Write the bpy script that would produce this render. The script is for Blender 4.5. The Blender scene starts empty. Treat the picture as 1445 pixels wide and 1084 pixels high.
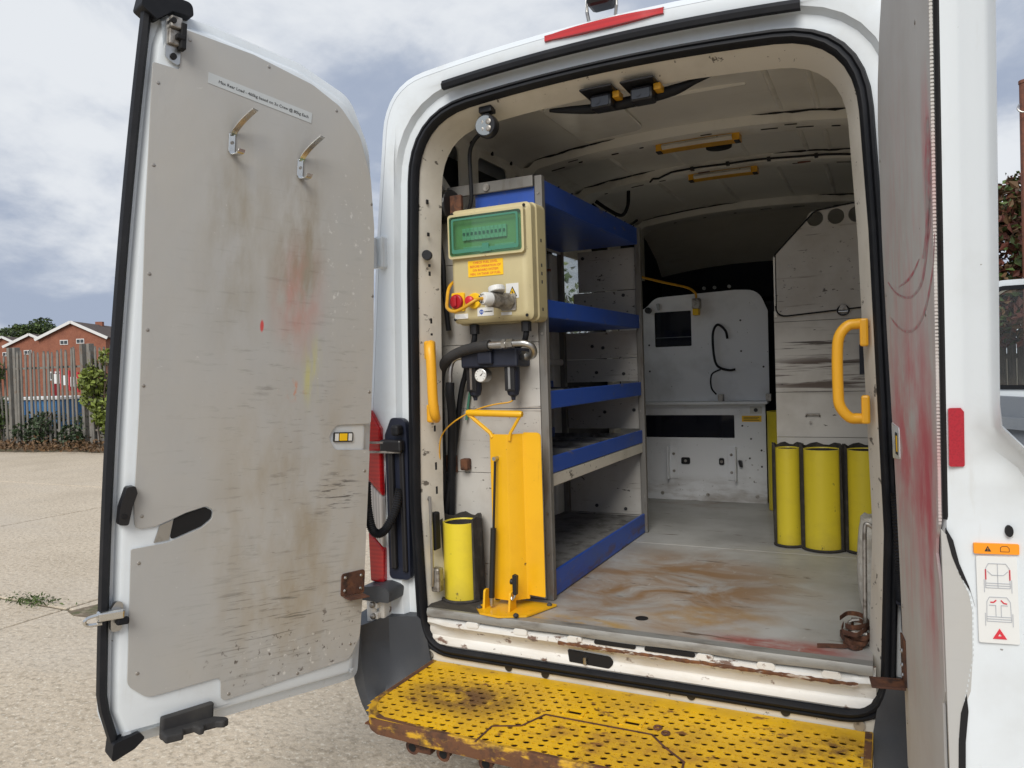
import bpy, bmesh, math, random
import numpy as np
from mathutils import Vector, Matrix
from mathutils.geometry import tessellate_polygon
random.seed(7); rng = np.random.default_rng(11)
R = math.radians
sc = bpy.context.scene
COL = sc.collection

# ------------------------------------------------------------------ camera
cam_d = bpy.data.cameras.new('camera'); cam = bpy.data.objects.new('camera', cam_d); COL.objects.link(cam)
cam_d.sensor_width = 36; cam_d.lens = 26.78; cam_d.clip_start = .05; cam_d.clip_end = 2000
CX = Vector((.89597, .44300, -.03142)); CD = Vector((-.01980, -.03084, -.99933)); CF = Vector((-.44367, .89599, -.01886))
cam.matrix_world = Matrix(((CX.x, -CD.x, -CF.x, .795), (CX.y, -CD.y, -CF.y, -2.35), (CX.z, -CD.z, -CF.z, 1.59), (0, 0, 0, 1)))
sc.camera = cam
# ------------------------------------------------------------------ sky, sun, exposure
SUN_EL, SUN_AZ = R(40), R(170)      # azimuth clockwise from +y
wd = bpy.data.worlds.new('World'); sc.world = wd; wd.use_nodes = True
nt = wd.node_tree; nt.nodes.clear()
def wn(t, **k):
    n = nt.nodes.new(t)
    for a, v in k.items(): setattr(n, a, v)
    return n
wout = wn('ShaderNodeOutputWorld'); wbg = wn('ShaderNodeBackground'); wbg.inputs[1].default_value = .055
sky = wn('ShaderNodeTexSky', sky_type='NISHITA', sun_disc=False, sun_elevation=SUN_EL, sun_rotation=SUN_AZ, air_density=1.0, dust_density=2.0)
tc = wn('ShaderNodeTexCoord'); sep = wn('ShaderNodeSeparateXYZ'); nt.links.new(tc.outputs['Generated'], sep.inputs[0])
zz = wn('ShaderNodeMath', operation='MAXIMUM'); nt.links.new(sep.outputs[2], zz.inputs[0]); zz.inputs[1].default_value = 0.0
za = wn('ShaderNodeMath', operation='ADD'); nt.links.new(zz.outputs[0], za.inputs[0]); za.inputs[1].default_value = .42
dv = wn('ShaderNodeVectorMath', operation='DIVIDE'); nt.links.new(tc.outputs['Generated'], dv.inputs[0])
cz = wn('ShaderNodeCombineXYZ')
for i in range(3): nt.links.new(za.outputs[0], cz.inputs[i])
nt.links.new(cz.outputs[0], dv.inputs[1])
def wnoise(scale, det, lo, hi, rough=.55, dist=0., off=0.):
    ad = wn('ShaderNodeVectorMath', operation='ADD'); nt.links.new(dv.outputs[0], ad.inputs[0]); ad.inputs[1].default_value = (off, off * .7, 0)
    n = wn('ShaderNodeTexNoise'); n.inputs['Scale'].default_value = scale; n.inputs['Detail'].default_value = det
    n.inputs['Roughness'].default_value = rough; n.inputs['Distortion'].default_value = dist
    nt.links.new(ad.outputs[0], n.inputs['Vector'])
    m = wn('ShaderNodeMapRange'); m.interpolation_type = 'SMOOTHSTEP'; nt.links.new(n.outputs['Fac'], m.inputs[0]); m.inputs[1].default_value = lo; m.inputs[2].default_value = hi
    return m.outputs[0]
def wmix(a, b, f):
    m = wn('ShaderNodeMix', data_type='RGBA')
    nt.links.new(f, m.inputs[0])
    for s, v in ((6, a), (7, b)):
        if isinstance(v, tuple): m.inputs[s].default_value = (*v, 1)
        else: nt.links.new(v, m.inputs[s])
    return m.outputs[2]
grey = wmix((3.6, 4.2, 5.4), (7.6, 7.9, 8.3), wnoise(2.6, 8, .38, .64, .56, .25, 3.1))
cl = wmix(sky.outputs[0], grey, wnoise(1.6, 6, .17, .36, .55, .3, 9.7))
nt.links.new(cl, wbg.inputs[0]); nt.links.new(wbg.outputs[0], wout.inputs[0])
sun_d = bpy.data.lights.new('sun', 'SUN'); sun_d.energy = 1.5; sun_d.angle = R(34); sun_d.color = (1, .95, .87)
sun = bpy.data.objects.new('sun', sun_d); COL.objects.link(sun)
sdir = Vector((math.sin(SUN_AZ) * math.cos(SUN_EL), math.cos(SUN_AZ) * math.cos(SUN_EL), math.sin(SUN_EL)))
sun.rotation_euler = sdir.to_track_quat('Z', 'Y').to_euler()
sun.location = (0, -6, 12)
vs = sc.view_settings; vs.view_transform = 'Standard'; vs.look = 'None'; vs.gamma = 1; vs.exposure = .92; vs.use_curve_mapping = False
sc.render.engine = 'CYCLES'; sc.cycles.use_denoising = True; sc.cycles.max_bounces = 10; sc.cycles.diffuse_bounces = 6
sc.cycles.transparent_max_bounces = 8; sc.cycles.caustics_reflective = False; sc.cycles.caustics_refractive = False

# ------------------------------------------------------------------ materials
MATS = {}
def M(name, base, rough=.5, metal=0., layers=(), bump=None, coat=0., spec=.5, island=0., trans=0., emit=None):
    """layers: dicts col, sc (xyz), lo, hi, k, det, mask=(centre, radius), rough"""
    m = bpy.data.materials.new(name); m.use_nodes = True; t = m.node_tree; b = t.nodes['Principled BSDF']
    b.inputs['Roughness'].default_value = rough; b.inputs['Metallic'].default_value = metal
    b.inputs['Coat Weight'].default_value = coat; b.inputs['Specular IOR Level'].default_value = spec
    b.inputs['Transmission Weight'].default_value = trans
    if emit: b.inputs['Emission Color'].default_value = (*emit[:3], 1); b.inputs['Emission Strength'].default_value = emit[3]
    co = t.nodes.new('ShaderNodeTexCoord').outputs['Object']
    cur = None; ro = None
    def col(v): return (*v, 1)
    if island:
        g = t.nodes.new('ShaderNodeNewGeometry'); h = t.nodes.new('ShaderNodeMix'); h.data_type = 'RGBA'
        h.inputs[6].default_value = col(tuple(c * (1 - island) for c in base)); h.inputs[7].default_value = col(tuple(min(1, c * (1 + island)) for c in base))
        t.links.new(g.outputs['Random Per Island'], h.inputs[0]); cur = h.outputs[2]
    for L in layers:
        mp = t.nodes.new('ShaderNodeMapping'); s = L.get('sc', 5); s = (s, s, s) if not isinstance(s, tuple) else s
        mp.inputs['Scale'].default_value = s; mp.inputs['Location'].default_value = (L.get('off', 0),) * 3
        mp.inputs['Rotation'].default_value = L.get('rot', (0, 0, 0))
        t.links.new(co, mp.inputs[0])
        if L.get('kind') == 'voro':
            n = t.nodes.new('ShaderNodeTexVoronoi'); n.inputs['Scale'].default_value = 1; t.links.new(mp.outputs[0], n.inputs['Vector']); fo = n.outputs['Distance']
        elif L.get('kind') == 'wave':
            n = t.nodes.new('ShaderNodeTexWave'); n.bands_direction = L.get('dir', 'X'); n.inputs['Scale'].default_value = 1
            n.inputs['Distortion'].default_value = L.get('dist', 1.); n.inputs['Detail'].default_value = 2
            t.links.new(mp.outputs[0], n.inputs['Vector']); fo = n.outputs['Fac']
        else:
            n = t.nodes.new('ShaderNodeTexNoise'); n.inputs['Scale'].default_value = 1; n.inputs['Detail'].default_value = L.get('det', 6)
            n.inputs['Roughness'].default_value = L.get('nr', .6); n.inputs['Distortion'].default_value = L.get('dist', 0)
            t.links.new(mp.outputs[0], n.inputs['Vector']); fo = n.outputs['Fac']
        mr = t.nodes.new('ShaderNodeMapRange'); mr.inputs[1].default_value = L['lo']; mr.inputs[2].default_value = L['hi']; mr.inputs[4].default_value = L.get('k', 1)
        t.links.new(fo, mr.inputs[0]); fac = mr.outputs[0]
        if 'mask' in L:
            c, r = L['mask']
            sb = t.nodes.new('ShaderNodeVectorMath'); sb.operation = 'SUBTRACT'; t.links.new(co, sb.inputs[0]); sb.inputs[1].default_value = c
            dd = t.nodes.new('ShaderNodeVectorMath'); dd.operation = 'DIVIDE'; t.links.new(sb.outputs[0], dd.inputs[0]); dd.inputs[1].default_value = r
            ln = t.nodes.new('ShaderNodeVectorMath'); ln.operation = 'LENGTH'; t.links.new(dd.outputs[0], ln.inputs[0])
            m2 = t.nodes.new('ShaderNodeMapRange'); m2.interpolation_type = 'SMOOTHSTEP'; m2.inputs[1].default_value = 1; m2.inputs[2].default_value = L.get('core', .2)
            t.links.new(ln.outputs['Value'], m2.inputs[0])
            mu = t.nodes.new('ShaderNodeMath'); mu.operation = 'MULTIPLY'; t.links.new(fac, mu.inputs[0]); t.links.new(m2.outputs[0], mu.inputs[1]); fac = mu.outputs[0]
        mx = t.nodes.new('ShaderNodeMix'); mx.data_type = 'RGBA'; t.links.new(fac, mx.inputs[0])
        if cur is None: mx.inputs[6].default_value = col(base)
        else: t.links.new(cur, mx.inputs[6])
        mx.inputs[7].default_value = col(L['col']); cur = mx.outputs[2]
        if 'rough' in L:
            rm = t.nodes.new('ShaderNodeMix'); t.links.new(fac, rm.inputs[0])
            if ro is None: rm.inputs[2].default_value = rough
            else: t.links.new(ro, rm.inputs[2])
            rm.inputs[3].default_value = L['rough']; ro = rm.outputs[0]
    if cur is None: b.inputs['Base Color'].default_value = col(base)
    else: t.links.new(cur, b.inputs['Base Color'])
    if ro is not None: t.links.new(ro, b.inputs['Roughness'])
    if bump:
        s, st, ds = bump[:3]; s = (s, s, s) if not isinstance(s, tuple) else s
        mp = t.nodes.new('ShaderNodeMapping'); mp.inputs['Scale'].default_value = s; t.links.new(co, mp.inputs[0])
        n = t.nodes.new('ShaderNodeTexNoise'); n.inputs['Scale'].default_value = 1; n.inputs['Detail'].default_value = 5; t.links.new(mp.outputs[0], n.inputs['Vector'])
        bp = t.nodes.new('ShaderNodeBump'); bp.inputs['Strength'].default_value = st; bp.inputs['Distance'].default_value = ds
        t.links.new(n.outputs['Fac'], bp.inputs['Height']); t.links.new(bp.outputs[0], b.inputs['Normal'])
    MATS[name] = m; return m

DIRT = dict(col=(.30, .26, .19), sc=3.5, lo=.52, hi=.8, k=.35, rough=.6)
SPECK = dict(col=(.10, .07, .05), sc=(60, 60, 60), lo=.70, hi=.74, k=.8, det=3)
M('white', (.69, .74, .78), .28, coat=.4, layers=[DIRT, dict(col=(.45, .42, .36), sc=(9, 9, 2), lo=.6, hi=.85, k=.4)], bump=(2.2, .06, .02))
M('white_door', (.69, .74, .78), .30, coat=.35, layers=[dict(DIRT, k=.25), dict(col=(.13, .10, .08), sc=(45, 45, 45), lo=.74, hi=.77, k=.8, det=3), dict(col=(.45, .43, .38), sc=(30, 30, 4), lo=.62, hi=.8, k=.35)], bump=(3, .05, .02))
M('sill_white', (.74, .745, .73), .42, layers=[dict(col=(.42, .34, .23), sc=(3, 9, 16), lo=.45, hi=.75, k=.6), dict(col=(.12, .05, .025), sc=(16, 30, 22), lo=.60, hi=.66, k=.9), SPECK], bump=(20, .15, .01))
M('rust_edge', (.10, .045, .025), .85, layers=[dict(col=(.55, .52, .46), sc=(12, 60, 60), lo=.55, hi=.6, k=.9), dict(col=(.22, .09, .03), sc=40, lo=.4, hi=.7, k=.8)], bump=(80, .5, .01))
M('inner_cream', (.66, .63, .56), .5, layers=[dict(col=(.30, .26, .19), sc=4, lo=.48, hi=.8, k=.45), SPECK, dict(col=(.06, .05, .04), sc=(30, 14, 26), lo=.645, hi=.68, k=.85)], bump=(4, .05, .02))
M('roof_paint', (.74, .73, .68), .30, layers=[dict(col=(.50, .47, .40), sc=2.2, lo=.45, hi=.8, k=.5), dict(col=(.40, .36, .29), sc=(2, 22, 22), lo=.60, hi=.8, k=.35)], bump=(5, .12, .02))
M('roof_gloss_lit', (.78, .78, .74), .12, layers=[dict(col=(.50, .47, .40), sc=4, lo=.5, hi=.8, k=.4)], bump=(9, .1, .02))  # paler than the roof paint: a bright reflection put into the colour
M('rib_paint', (.76, .75, .70), .4, layers=[dict(col=(.25, .22, .17), sc=4, lo=.5, hi=.8, k=.55)], bump=(6, .08, .02))
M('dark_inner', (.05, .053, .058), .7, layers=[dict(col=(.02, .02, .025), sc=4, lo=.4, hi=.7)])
M('rubber', (.008, .009, .012), .6, spec=.3, layers=[dict(col=(.03, .03, .033), sc=8, lo=.5, hi=.8, k=.5)], bump=(30, .1, .005))
M('rubber_dusty', (.030, .030, .032), .8, layers=[dict(col=(.09, .085, .075), sc=6, lo=.45, hi=.75, k=.7)])
M('bumper_grey', (.040, .045, .054), .48, layers=[dict(col=(.09, .09, .09), sc=5, lo=.5, hi=.8, k=.5)], bump=(160, .15, .002))
M('black_plastic', (.012, .012, .014), .38)
M('hole_black', (.004, .004, .005), .8)
SC = dict(rot=(0, R(4), 0))
M('trim_grey', (.43, .43, .42), .42, layers=[
    dict(col=(.47, .45, .41), sc=(2.5, 2, 1.6), lo=.4, hi=.7, k=.7),
    dict(col=(.30, .235, .14), sc=(7, 4, 3), lo=.42, hi=.66, k=.6, mask=((-.45, 0, 1.0), (.42, 1, .8))),
    dict(col=(.30, .26, .19), sc=(12, 4, 4), lo=.40, hi=.64, k=.6, mask=((-.22, 0, 2.0), (.16, 1, .5))),
    dict(col=(.27, .22, .15), sc=(14, 4, 4), lo=.38, hi=.62, k=.75, mask=((-.43, 0, 1.98), (.14, 1, .5))),
    dict(col=(.13, .12, .10), sc=(9, 4, 60), lo=.57, hi=.70, k=.42, mask=((-.40, 0, 1.35), (.55, 1, 1.2)), core=.1, **SC),
    dict(col=(.10, .09, .08), sc=(16, 4, 110), lo=.62, hi=.68, k=.55, off=3, mask=((-.5, 0, 1.2), (.5, 1, .95)), core=.0, **SC),
    dict(col=(.08, .075, .07), sc=(10, 4, 90), lo=.52, hi=.60, k=.9, off=5, mask=((-.62, 0, 1.17), (.12, 1, .10)), core=.3, rot=(0, R(-10), 0)),
    dict(col=(.09, .085, .07), sc=(6, 4, 100), lo=.55, hi=.63, k=.75, off=8, mask=((-.45, 0, .78), (.46, 1, .28)), core=.0, rot=(0, R(-14), 0)),
    dict(col=(.07, .05, .04), sc=(40, 4, 40), lo=.60, hi=.66, k=.9, mask=((-.5, 0, .66), (.4, 1, .16)), core=.5),
    dict(col=(.52, .24, .21), sc=(14, 4, 6), lo=.36, hi=.64, k=.65, mask=((-.44, 0, 1.82), (.13, 1, .26)), core=.1),
    dict(col=(.55, .22, .12), sc=(40, 4, 16), lo=.54, hi=.62, k=.7, mask=((-.44, 0, 1.52), (.07, 1, .05)), core=.1),
    dict(col=(.58, .56, .08), sc=(30, 4, 4), lo=.44, hi=.66, k=.65, mask=((-.50, 0, 1.58), (.05, 1, .16)), core=.05),
    dict(col=(.60, .05, .05), sc=3, lo=.1, hi=.2, k=.9, mask=((-.317, 0, 1.72), (.008, 1, .024)), core=.5),
    dict(col=(.62, .62, .60), sc=(30, 4, 60), lo=.67, hi=.71, k=.7, off=2),
    dict(col=(.65, .65, .63), sc=(38, 4, 30), lo=.60, hi=.65, k=.8, off=6, mask=((-.62, 0, 2.0), (.12, 1, .4)), core=.5),
    dict(col=(.66, .65, .62), sc=(34, 4, 34), lo=.60, hi=.66, k=.8, off=7, mask=((-.5, 0, .64), (.3, 1, .12)), core=.5),
    ], bump=((4, 3, 3), .22, .02))
M('trim_grey_red', (.54, .535, .52), .8, layers=[
    dict(col=(.42, .39, .36), sc=3, lo=.4, hi=.7, k=.6),
    dict(col=(.55, .10, .13), sc=(5, 4, 5), lo=.36, hi=.60, k=.85, mask=((.36, 0, 1.42), (.55, 1, .36)), core=.15),
    dict(col=(.50, .07, .10), sc=(9, 4, 4), lo=.34, hi=.58, k=.9, mask=((.16, 0, 1.28), (.20, 1, .42)), core=.15),
    dict(col=(.55, .07, .10), sc=(10, 4, 3), lo=.33, hi=.55, k=.9, mask=((.03, 0, 1.93), (.065, 1, .22)), core=.1),
    dict(col=(.55, .22, .22), sc=(20, 4, 5), lo=.46, hi=.66, k=.5, mask=((.40, 0, 1.5), (.5, 1, .9)), core=.2),
    dict(col=(.60, .60, .58), sc=(24, 4, 10), lo=.66, hi=.72, k=.6),
    dict(col=(.12, .09, .08), sc=(24, 4, 50), lo=.70, hi=.74, k=.8),
    ], bump=((4, 3, 3), .15, .02))
M('red_smear', (.52, .16, .19), .5, layers=[dict(col=(.44, .40, .39), sc=30, lo=.36, hi=.6, k=.9)])
M('ply_wall', (.52, .51, .485), .6, layers=[
    dict(col=(.30, .26, .21), sc=4, lo=.45, hi=.75, k=.6), dict(col=(.06, .05, .045), sc=(5, 5, 90), lo=.67, hi=.72, k=.7, det=4),
    dict(col=(.05, .045, .04), sc=(30, 30, 60), lo=.655, hi=.70, k=.9, det=3), dict(col=(.10, .06, .035), sc=(2.5, 5, 40), lo=.62, hi=.72, k=.5)], bump=(6, .06, .02))
M('ply_scraped', (.60, .585, .55), .6, layers=[
    dict(col=(.28, .25, .20), sc=3, lo=.45, hi=.75, k=.6),
    dict(col=(.07, .04, .028), sc=(3.2, 3, 42), lo=.47, hi=.58, k=.9, dist=.6, mask=((-.05, 0, .80), (.45, 1, .11)), core=.5),
    dict(col=(.05, .035, .03), sc=(2.6, 3, 70), lo=.56, hi=.62, k=.9, dist=.4, mask=((-.10, 0, .90), (.36, 1, .14)), core=.5),
    dict(col=(.05, .045, .04), sc=(30, 30, 60), lo=.70, hi=.74, k=.9, det=3)], bump=(6, .06, .02))
M('grey_post', (.20, .195, .185), .55, .25, layers=[dict(col=(.10, .075, .055), sc=(30, 30, 6), lo=.5, hi=.75, k=.75), dict(col=(.42, .41, .39), sc=(60, 60, 9), lo=.66, hi=.72, k=.8), dict(col=(.13, .05, .02), sc=(30, 30, 10), lo=.5, hi=.65, k=.8, mask=((0, 0, 0), (1, 2, .22)))], bump=(40, .12, .004))
M('blue_shelf', (.022, .085, .44), .42, layers=[dict(col=(.05, .10, .30), sc=6, lo=.5, hi=.75, k=.5), dict(col=(.16, .15, .15), sc=(40, 9, 26), lo=.62, hi=.70, k=.7), dict(col=(.10, .05, .03), sc=(10, 6, 20), lo=.5, hi=.62, k=.9, mask=((.1, .6, -.0), (1, 2, .11)), core=.1)], bump=(25, .1, .004))
M('shelf_grey', (.20, .20, .195), .75, layers=[dict(col=(.08, .075, .07), sc=14, lo=.45, hi=.65), dict(col=(.36, .35, .33), sc=30, lo=.60, hi=.7, k=.6)], bump=(30, .2, .005))
M('felt', (.035, .032, .030), .95, layers=[dict(col=(.09, .08, .07), sc=25, lo=.5, hi=.7, k=.6)], bump=(90, .4, .004))
M('yellow_tube', (.74, .60, .035), .42, layers=[dict(col=(.40, .30, .06), sc=4, lo=.45, hi=.78, k=.6), dict(col=(.10, .08, .04), sc=(40, 40, 22), lo=.67, hi=.71, k=.8), dict(col=(.25, .17, .06), sc=(3, 3, 10), lo=.6, hi=.75, k=.5)], bump=(12, .05, .004))
M('yellow_steel', (.80, .44, .008), .36, coat=.15, layers=[dict(col=(.62, .30, .01), sc=4, lo=.45, hi=.8, k=.7), dict(col=(.07, .035, .02), sc=(50, 50, 40), lo=.70, hi=.73, k=.9, det=4), dict(col=(.35, .15, .02), sc=(20, 20, 4), lo=.62, hi=.75, k=.6)], bump=(14, .08, .004))
M('handle_yellow', (.80, .40, .02), .4, layers=[dict(col=(.45, .22, .03), sc=18, lo=.6, hi=.75, k=.5)])
M('step_yellow', (.80, .47, .010), .45, layers=[
    dict(col=(.42, .24, .03), sc=6, lo=.42, hi=.75, k=.7, rough=.7),
    dict(col=(.16, .065, .02), sc=(14, 22, 14), lo=.60, hi=.68, k=.95, rough=.9, det=8),
    dict(col=(.10, .045, .022), sc=(9, 9, 9), lo=.36, hi=.52, k=.95, rough=.9, mask=((-.47, -.0, 0), (.30, .17, .3)), core=.2, det=8),
    dict(col=(.12, .05, .02), sc=(9, 9, 9), lo=.40, hi=.58, k=.95, rough=.9, mask=((.62, .08, 0), (.26, .18, .3)), core=.2, det=8),
    dict(col=(.34, .16, .03), sc=(16, 16, 16), lo=.45, hi=.65, k=.7, rough=.9, mask=((.1, -.10, 0), (.75, .16, .3)), core=.2, det=8),
    dict(col=(.07, .04, .03), sc=(70, 70, 70), lo=.66, hi=.70, k=.9, det=4)], bump=(40, .25, .004))
M('step_rust', (.13, .055, .024), .85, layers=[dict(col=(.60, .34, .015), sc=(9, 9, 20), lo=.50, hi=.58, k=.95, rough=.5), dict(col=(.05, .026, .018), sc=22, lo=.5, hi=.65, k=.8), dict(col=(.55, .03, .035), sc=(16, 16, 30), lo=.54, hi=.6, k=.9, mask=((.1, -.24, -.03), (.28, .2, .1)), core=.4)], bump=(60, .5, .006))
M('rust_brown', (.085, .036, .022), .8, layers=[dict(col=(.16, .065, .03), sc=20, lo=.45, hi=.65, k=.9), dict(col=(.02, .012, .01), sc=35, lo=.5, hi=.66, k=.8)], bump=(60, .4, .004))
M('steel', (.50, .50, .49), .34, 1., layers=[dict(col=(.30, .28, .25), sc=25, lo=.5, hi=.7, k=.7)])
M('steel_bright', (.68, .68, .66), .22, 1.)
M('zinc_dirty', (.42, .40, .37), .5, .8, layers=[dict(col=(.12, .10, .08), sc=40, lo=.45, hi=.65, k=.8)])
M('floor_grey', (.43, .435, .425), .50, layers=[
    dict(col=(.25, .245, .23), sc=3, lo=.4, hi=.7, k=.7),
    dict(col=(.26, .15, .065), sc=(3.5, 5, 3), lo=.36, hi=.58, k=.95, dist=.8, mask=((.0, .55, .73), (.75, .85, 1)), core=.25),
    dict(col=(.36, .20, .04), sc=(5, 8, 5), lo=.44, hi=.62, k=.8, mask=((.2, .25, .73), (.32, .22, 1)), core=.2),
    dict(col=(.42, .24, .02), sc=(8, 12, 5), lo=.42, hi=.58, k=.9, mask=((-.18, .05, .73), (.28, .07, 1)), core=.3),
    dict(col=(.28, .05, .035), sc=(6, 12, 5), lo=.36, hi=.58, k=.9, mask=((.48, .06, .73), (.35, .10, 1)), core=.2),
    dict(col=(.10, .065, .04), sc=(7, 26, 9), lo=.62, hi=.70, k=.85, dist=.5),
    dict(col=(.22, .11, .05), sc=(3, 5, 4), lo=.5, hi=.66, k=.6, mask=((-.3, 2.35, .73), (.5, .2, 1)), core=.3),
    dict(col=(.48, .48, .46), sc=(30, 10, 20), lo=.66, hi=.74, k=.5)], bump=(7, .10, .006))
M('alu_edge', (.30, .30, .285), .5, .3, layers=[dict(col=(.14, .12, .10), sc=(9, 30, 30), lo=.5, hi=.7, k=.7)])
M('beige', (.56, .49, .28), .40, layers=[dict(col=(.44, .37, .22), sc=5, lo=.45, hi=.8, k=.6), dict(col=(.12, .10, .07), sc=45, lo=.71, hi=.74, k=.7, det=3)], bump=(9, .03, .003))
M('green_plastic', (.06, .22, .15), .3)
M('breaker', (.62, .62, .58), .5)
M('sticker_white', (.70, .71, .70), .45)
M('sticker_pale', (.52, .55, .56), .45)
M('sticker_yellow', (.90, .55, .01), .45)
M('sticker_orange', (.90, .30, .01), .45)
M('ink_black', (.02, .02, .02), .6)
M('ink_grey', (.16, .18, .20), .6)
M('ink_pale', (.42, .44, .48), .6)
M('ink_red', (.62, .03, .05), .5)
M('ink_blue', (.03, .10, .42), .5)
M('red_lamp', (.42, .010, .014), .14, coat=.6, layers=[dict(kind='wave', dir='Z', sc=(1, 1, 20), lo=.2, hi=.9, col=(.60, .016, .016), k=.45, dist=0)])
M('reflector_red', (.32, .004, .022), .22, coat=.6, layers=[dict(kind='voro', sc=260, lo=.2, hi=.6, col=(.46, .01, .03), k=.5)])
M('clear_lamp', (.50, .47, .44), .16, coat=.6, layers=[dict(kind='wave', dir='X', sc=(26, 1, 1), lo=.3, hi=.8, col=(.70, .66, .62), k=.8, dist=.3)])
M('lens_clear', (.40, .42, .41), .15, .7, coat=.5)
M('red_plastic', (.40, .010, .018), .4)
M('red_button', (.62, .02, .035), .35)
M('navy_black', (.010, .014, .03), .5)
M('cab_dark', (.010, .013, .024), .75, layers=[dict(col=(.03, .035, .045), sc=5, lo=.5, hi=.8, k=.5)])
M('cabinet_white', (.80, .82, .85), .42, layers=[dict(col=(.38, .38, .38), sc=4, lo=.5, hi=.8, k=.5), dict(col=(.22, .18, .13), sc=(4, 4, 14), lo=.42, hi=.7, k=.75, mask=((0, 0, .05), (1, 1, .13)), core=.3), dict(col=(.10, .09, .08), sc=50, lo=.72, hi=.75, k=.8, det=2)])
M('smoked', (.012, .014, .022), .12, coat=.4)
M('grey_door_inner', (.16, .18, .21), .5, layers=[dict(col=(.22, .24, .26), sc=5, lo=.5, hi=.7, k=.6)])
M('bag', (.56, .55, .50), .35, layers=[dict(col=(.30, .27, .22), sc=9, lo=.45, hi=.7, k=.6)], bump=(30, .6, .02))
M('amber', (.70, .36, .015), .35, layers=[dict(col=(.34, .17, .02), sc=12, lo=.45, hi=.75, k=.7)])
M('tyre', (.022, .022, .022), .85, bump=(40, .3, .01))
# outdoor
M('concrete', (.56, .475, .365), .9, layers=[
    dict(col=(.46, .385, .29), sc=.9, lo=.42, hi=.66, k=.8), dict(col=(.34, .28, .205), sc=24, lo=.5, hi=.62, k=.8, det=8),
    dict(col=(.70, .64, .53), sc=46, lo=.56, hi=.64, k=.8, det=5), dict(col=(.20, .16, .12), sc=70, lo=.64, hi=.70, k=.8, det=4),
    dict(col=(.50, .45, .38), sc=(.25, .6, 1), lo=.5, hi=.7, k=.6)], bump=(34, .8, .012))
M('joint_dirt', (.16, .125, .085), .95, layers=[dict(col=(.09, .10, .04), sc=6, lo=.5, hi=.6, k=.8), dict(col=(.28, .23, .17), sc=20, lo=.5, hi=.65, k=.8)], bump=(40, .6, .02))
M('soil', (.14, .105, .07), .95, layers=[dict(col=(.22, .18, .12), sc=8, lo=.45, hi=.7), dict(col=(.07, .085, .03), sc=5, lo=.5, hi=.62, k=.8)], bump=(20, .7, .03))
M('leaf_green', (.075, .115, .028), .55, island=.55)
M('leaf_lime', (.15, .19, .035), .55, island=.5)
M('leaf_dark', (.030, .052, .018), .6, island=.5)
M('leaf_brown', (.13, .075, .035), .65, island=.5)
M('leaf_red', (.15, .05, .035), .6, island=.5)
M('bark', (.075, .055, .04), .9, layers=[dict(col=(.13, .10, .075), sc=(20, 20, 4), lo=.45, hi=.7)], bump=((20, 20, 5), .6, .03))
M('palisade', (.21, .20, .18), .75, layers=[dict(col=(.12, .115, .105), sc=(8, 8, 3), lo=.4, hi=.7, k=.8), dict(col=(.16, .085, .04), sc=6, lo=.55, hi=.7, k=.6)])
M('wood_fence', (.15, .12, .095), .85, layers=[dict(col=(.08, .065, .055), sc=(25, 25, 3), lo=.4, hi=.65)])
M('brick', (.30, .115, .07), .9, layers=[dict(col=(.20, .075, .05), sc=1.5, lo=.4, hi=.7, k=.7), dict(col=(.38, .17, .11), sc=9, lo=.5, hi=.65, k=.5)], bump=(30, .3, .02))
M('roof_tile', (.085, .062, .052), .85, layers=[dict(kind='wave', dir='Z', sc=(1, 1, 3), lo=.6, hi=.9, col=(.04, .03, .027), k=.6, dist=0), dict(col=(.12, .085, .07), sc=2, lo=.45, hi=.7, k=.6)])
M('white_trim', (.75, .75, .74), .5)
M('pole_brown', (.20, .075, .045), .7, layers=[dict(col=(.11, .05, .035), sc=9, lo=.45, hi=.7)])
M('far_red', (.50, .035, .04), .5); M('far_blue', (.06, .20, .42), .5); M('pane_dark', (.05, .06, .07), .1)
def pane(name, colr, gloss=.10):
    m = bpy.data.materials.new(name); m.use_nodes = True; t = m.node_tree; t.nodes.remove(t.nodes['Principled BSDF']); out = t.nodes['Material Output']
    tr = t.nodes.new('ShaderNodeBsdfTransparent'); tr.inputs[0].default_value = (*colr, 1); gl = t.nodes.new('ShaderNodeBsdfGlossy'); gl.inputs['Roughness'].default_value = .05
    lw = t.nodes.new('ShaderNodeLayerWeight'); lw.inputs[0].default_value = .25; ad = t.nodes.new('ShaderNodeMath'); ad.operation = 'MULTIPLY_ADD'; ad.inputs[1].default_value = .6; ad.inputs[2].default_value = gloss
    t.links.new(lw.outputs['Fresnel'], ad.inputs[0]); mx = t.nodes.new('ShaderNodeMixShader'); t.links.new(ad.outputs[0], mx.inputs[0]); t.links.new(tr.outputs[0], mx.inputs[1]); t.links.new(gl.outputs[0], mx.inputs[2]); t.links.new(mx.outputs[0], out.inputs[0])
    MATS[name] = m
pane('green_glass', (.62, .86, .74), .05); pane('glass', (.93, .96, .96), .04)
MT = MATS

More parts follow.
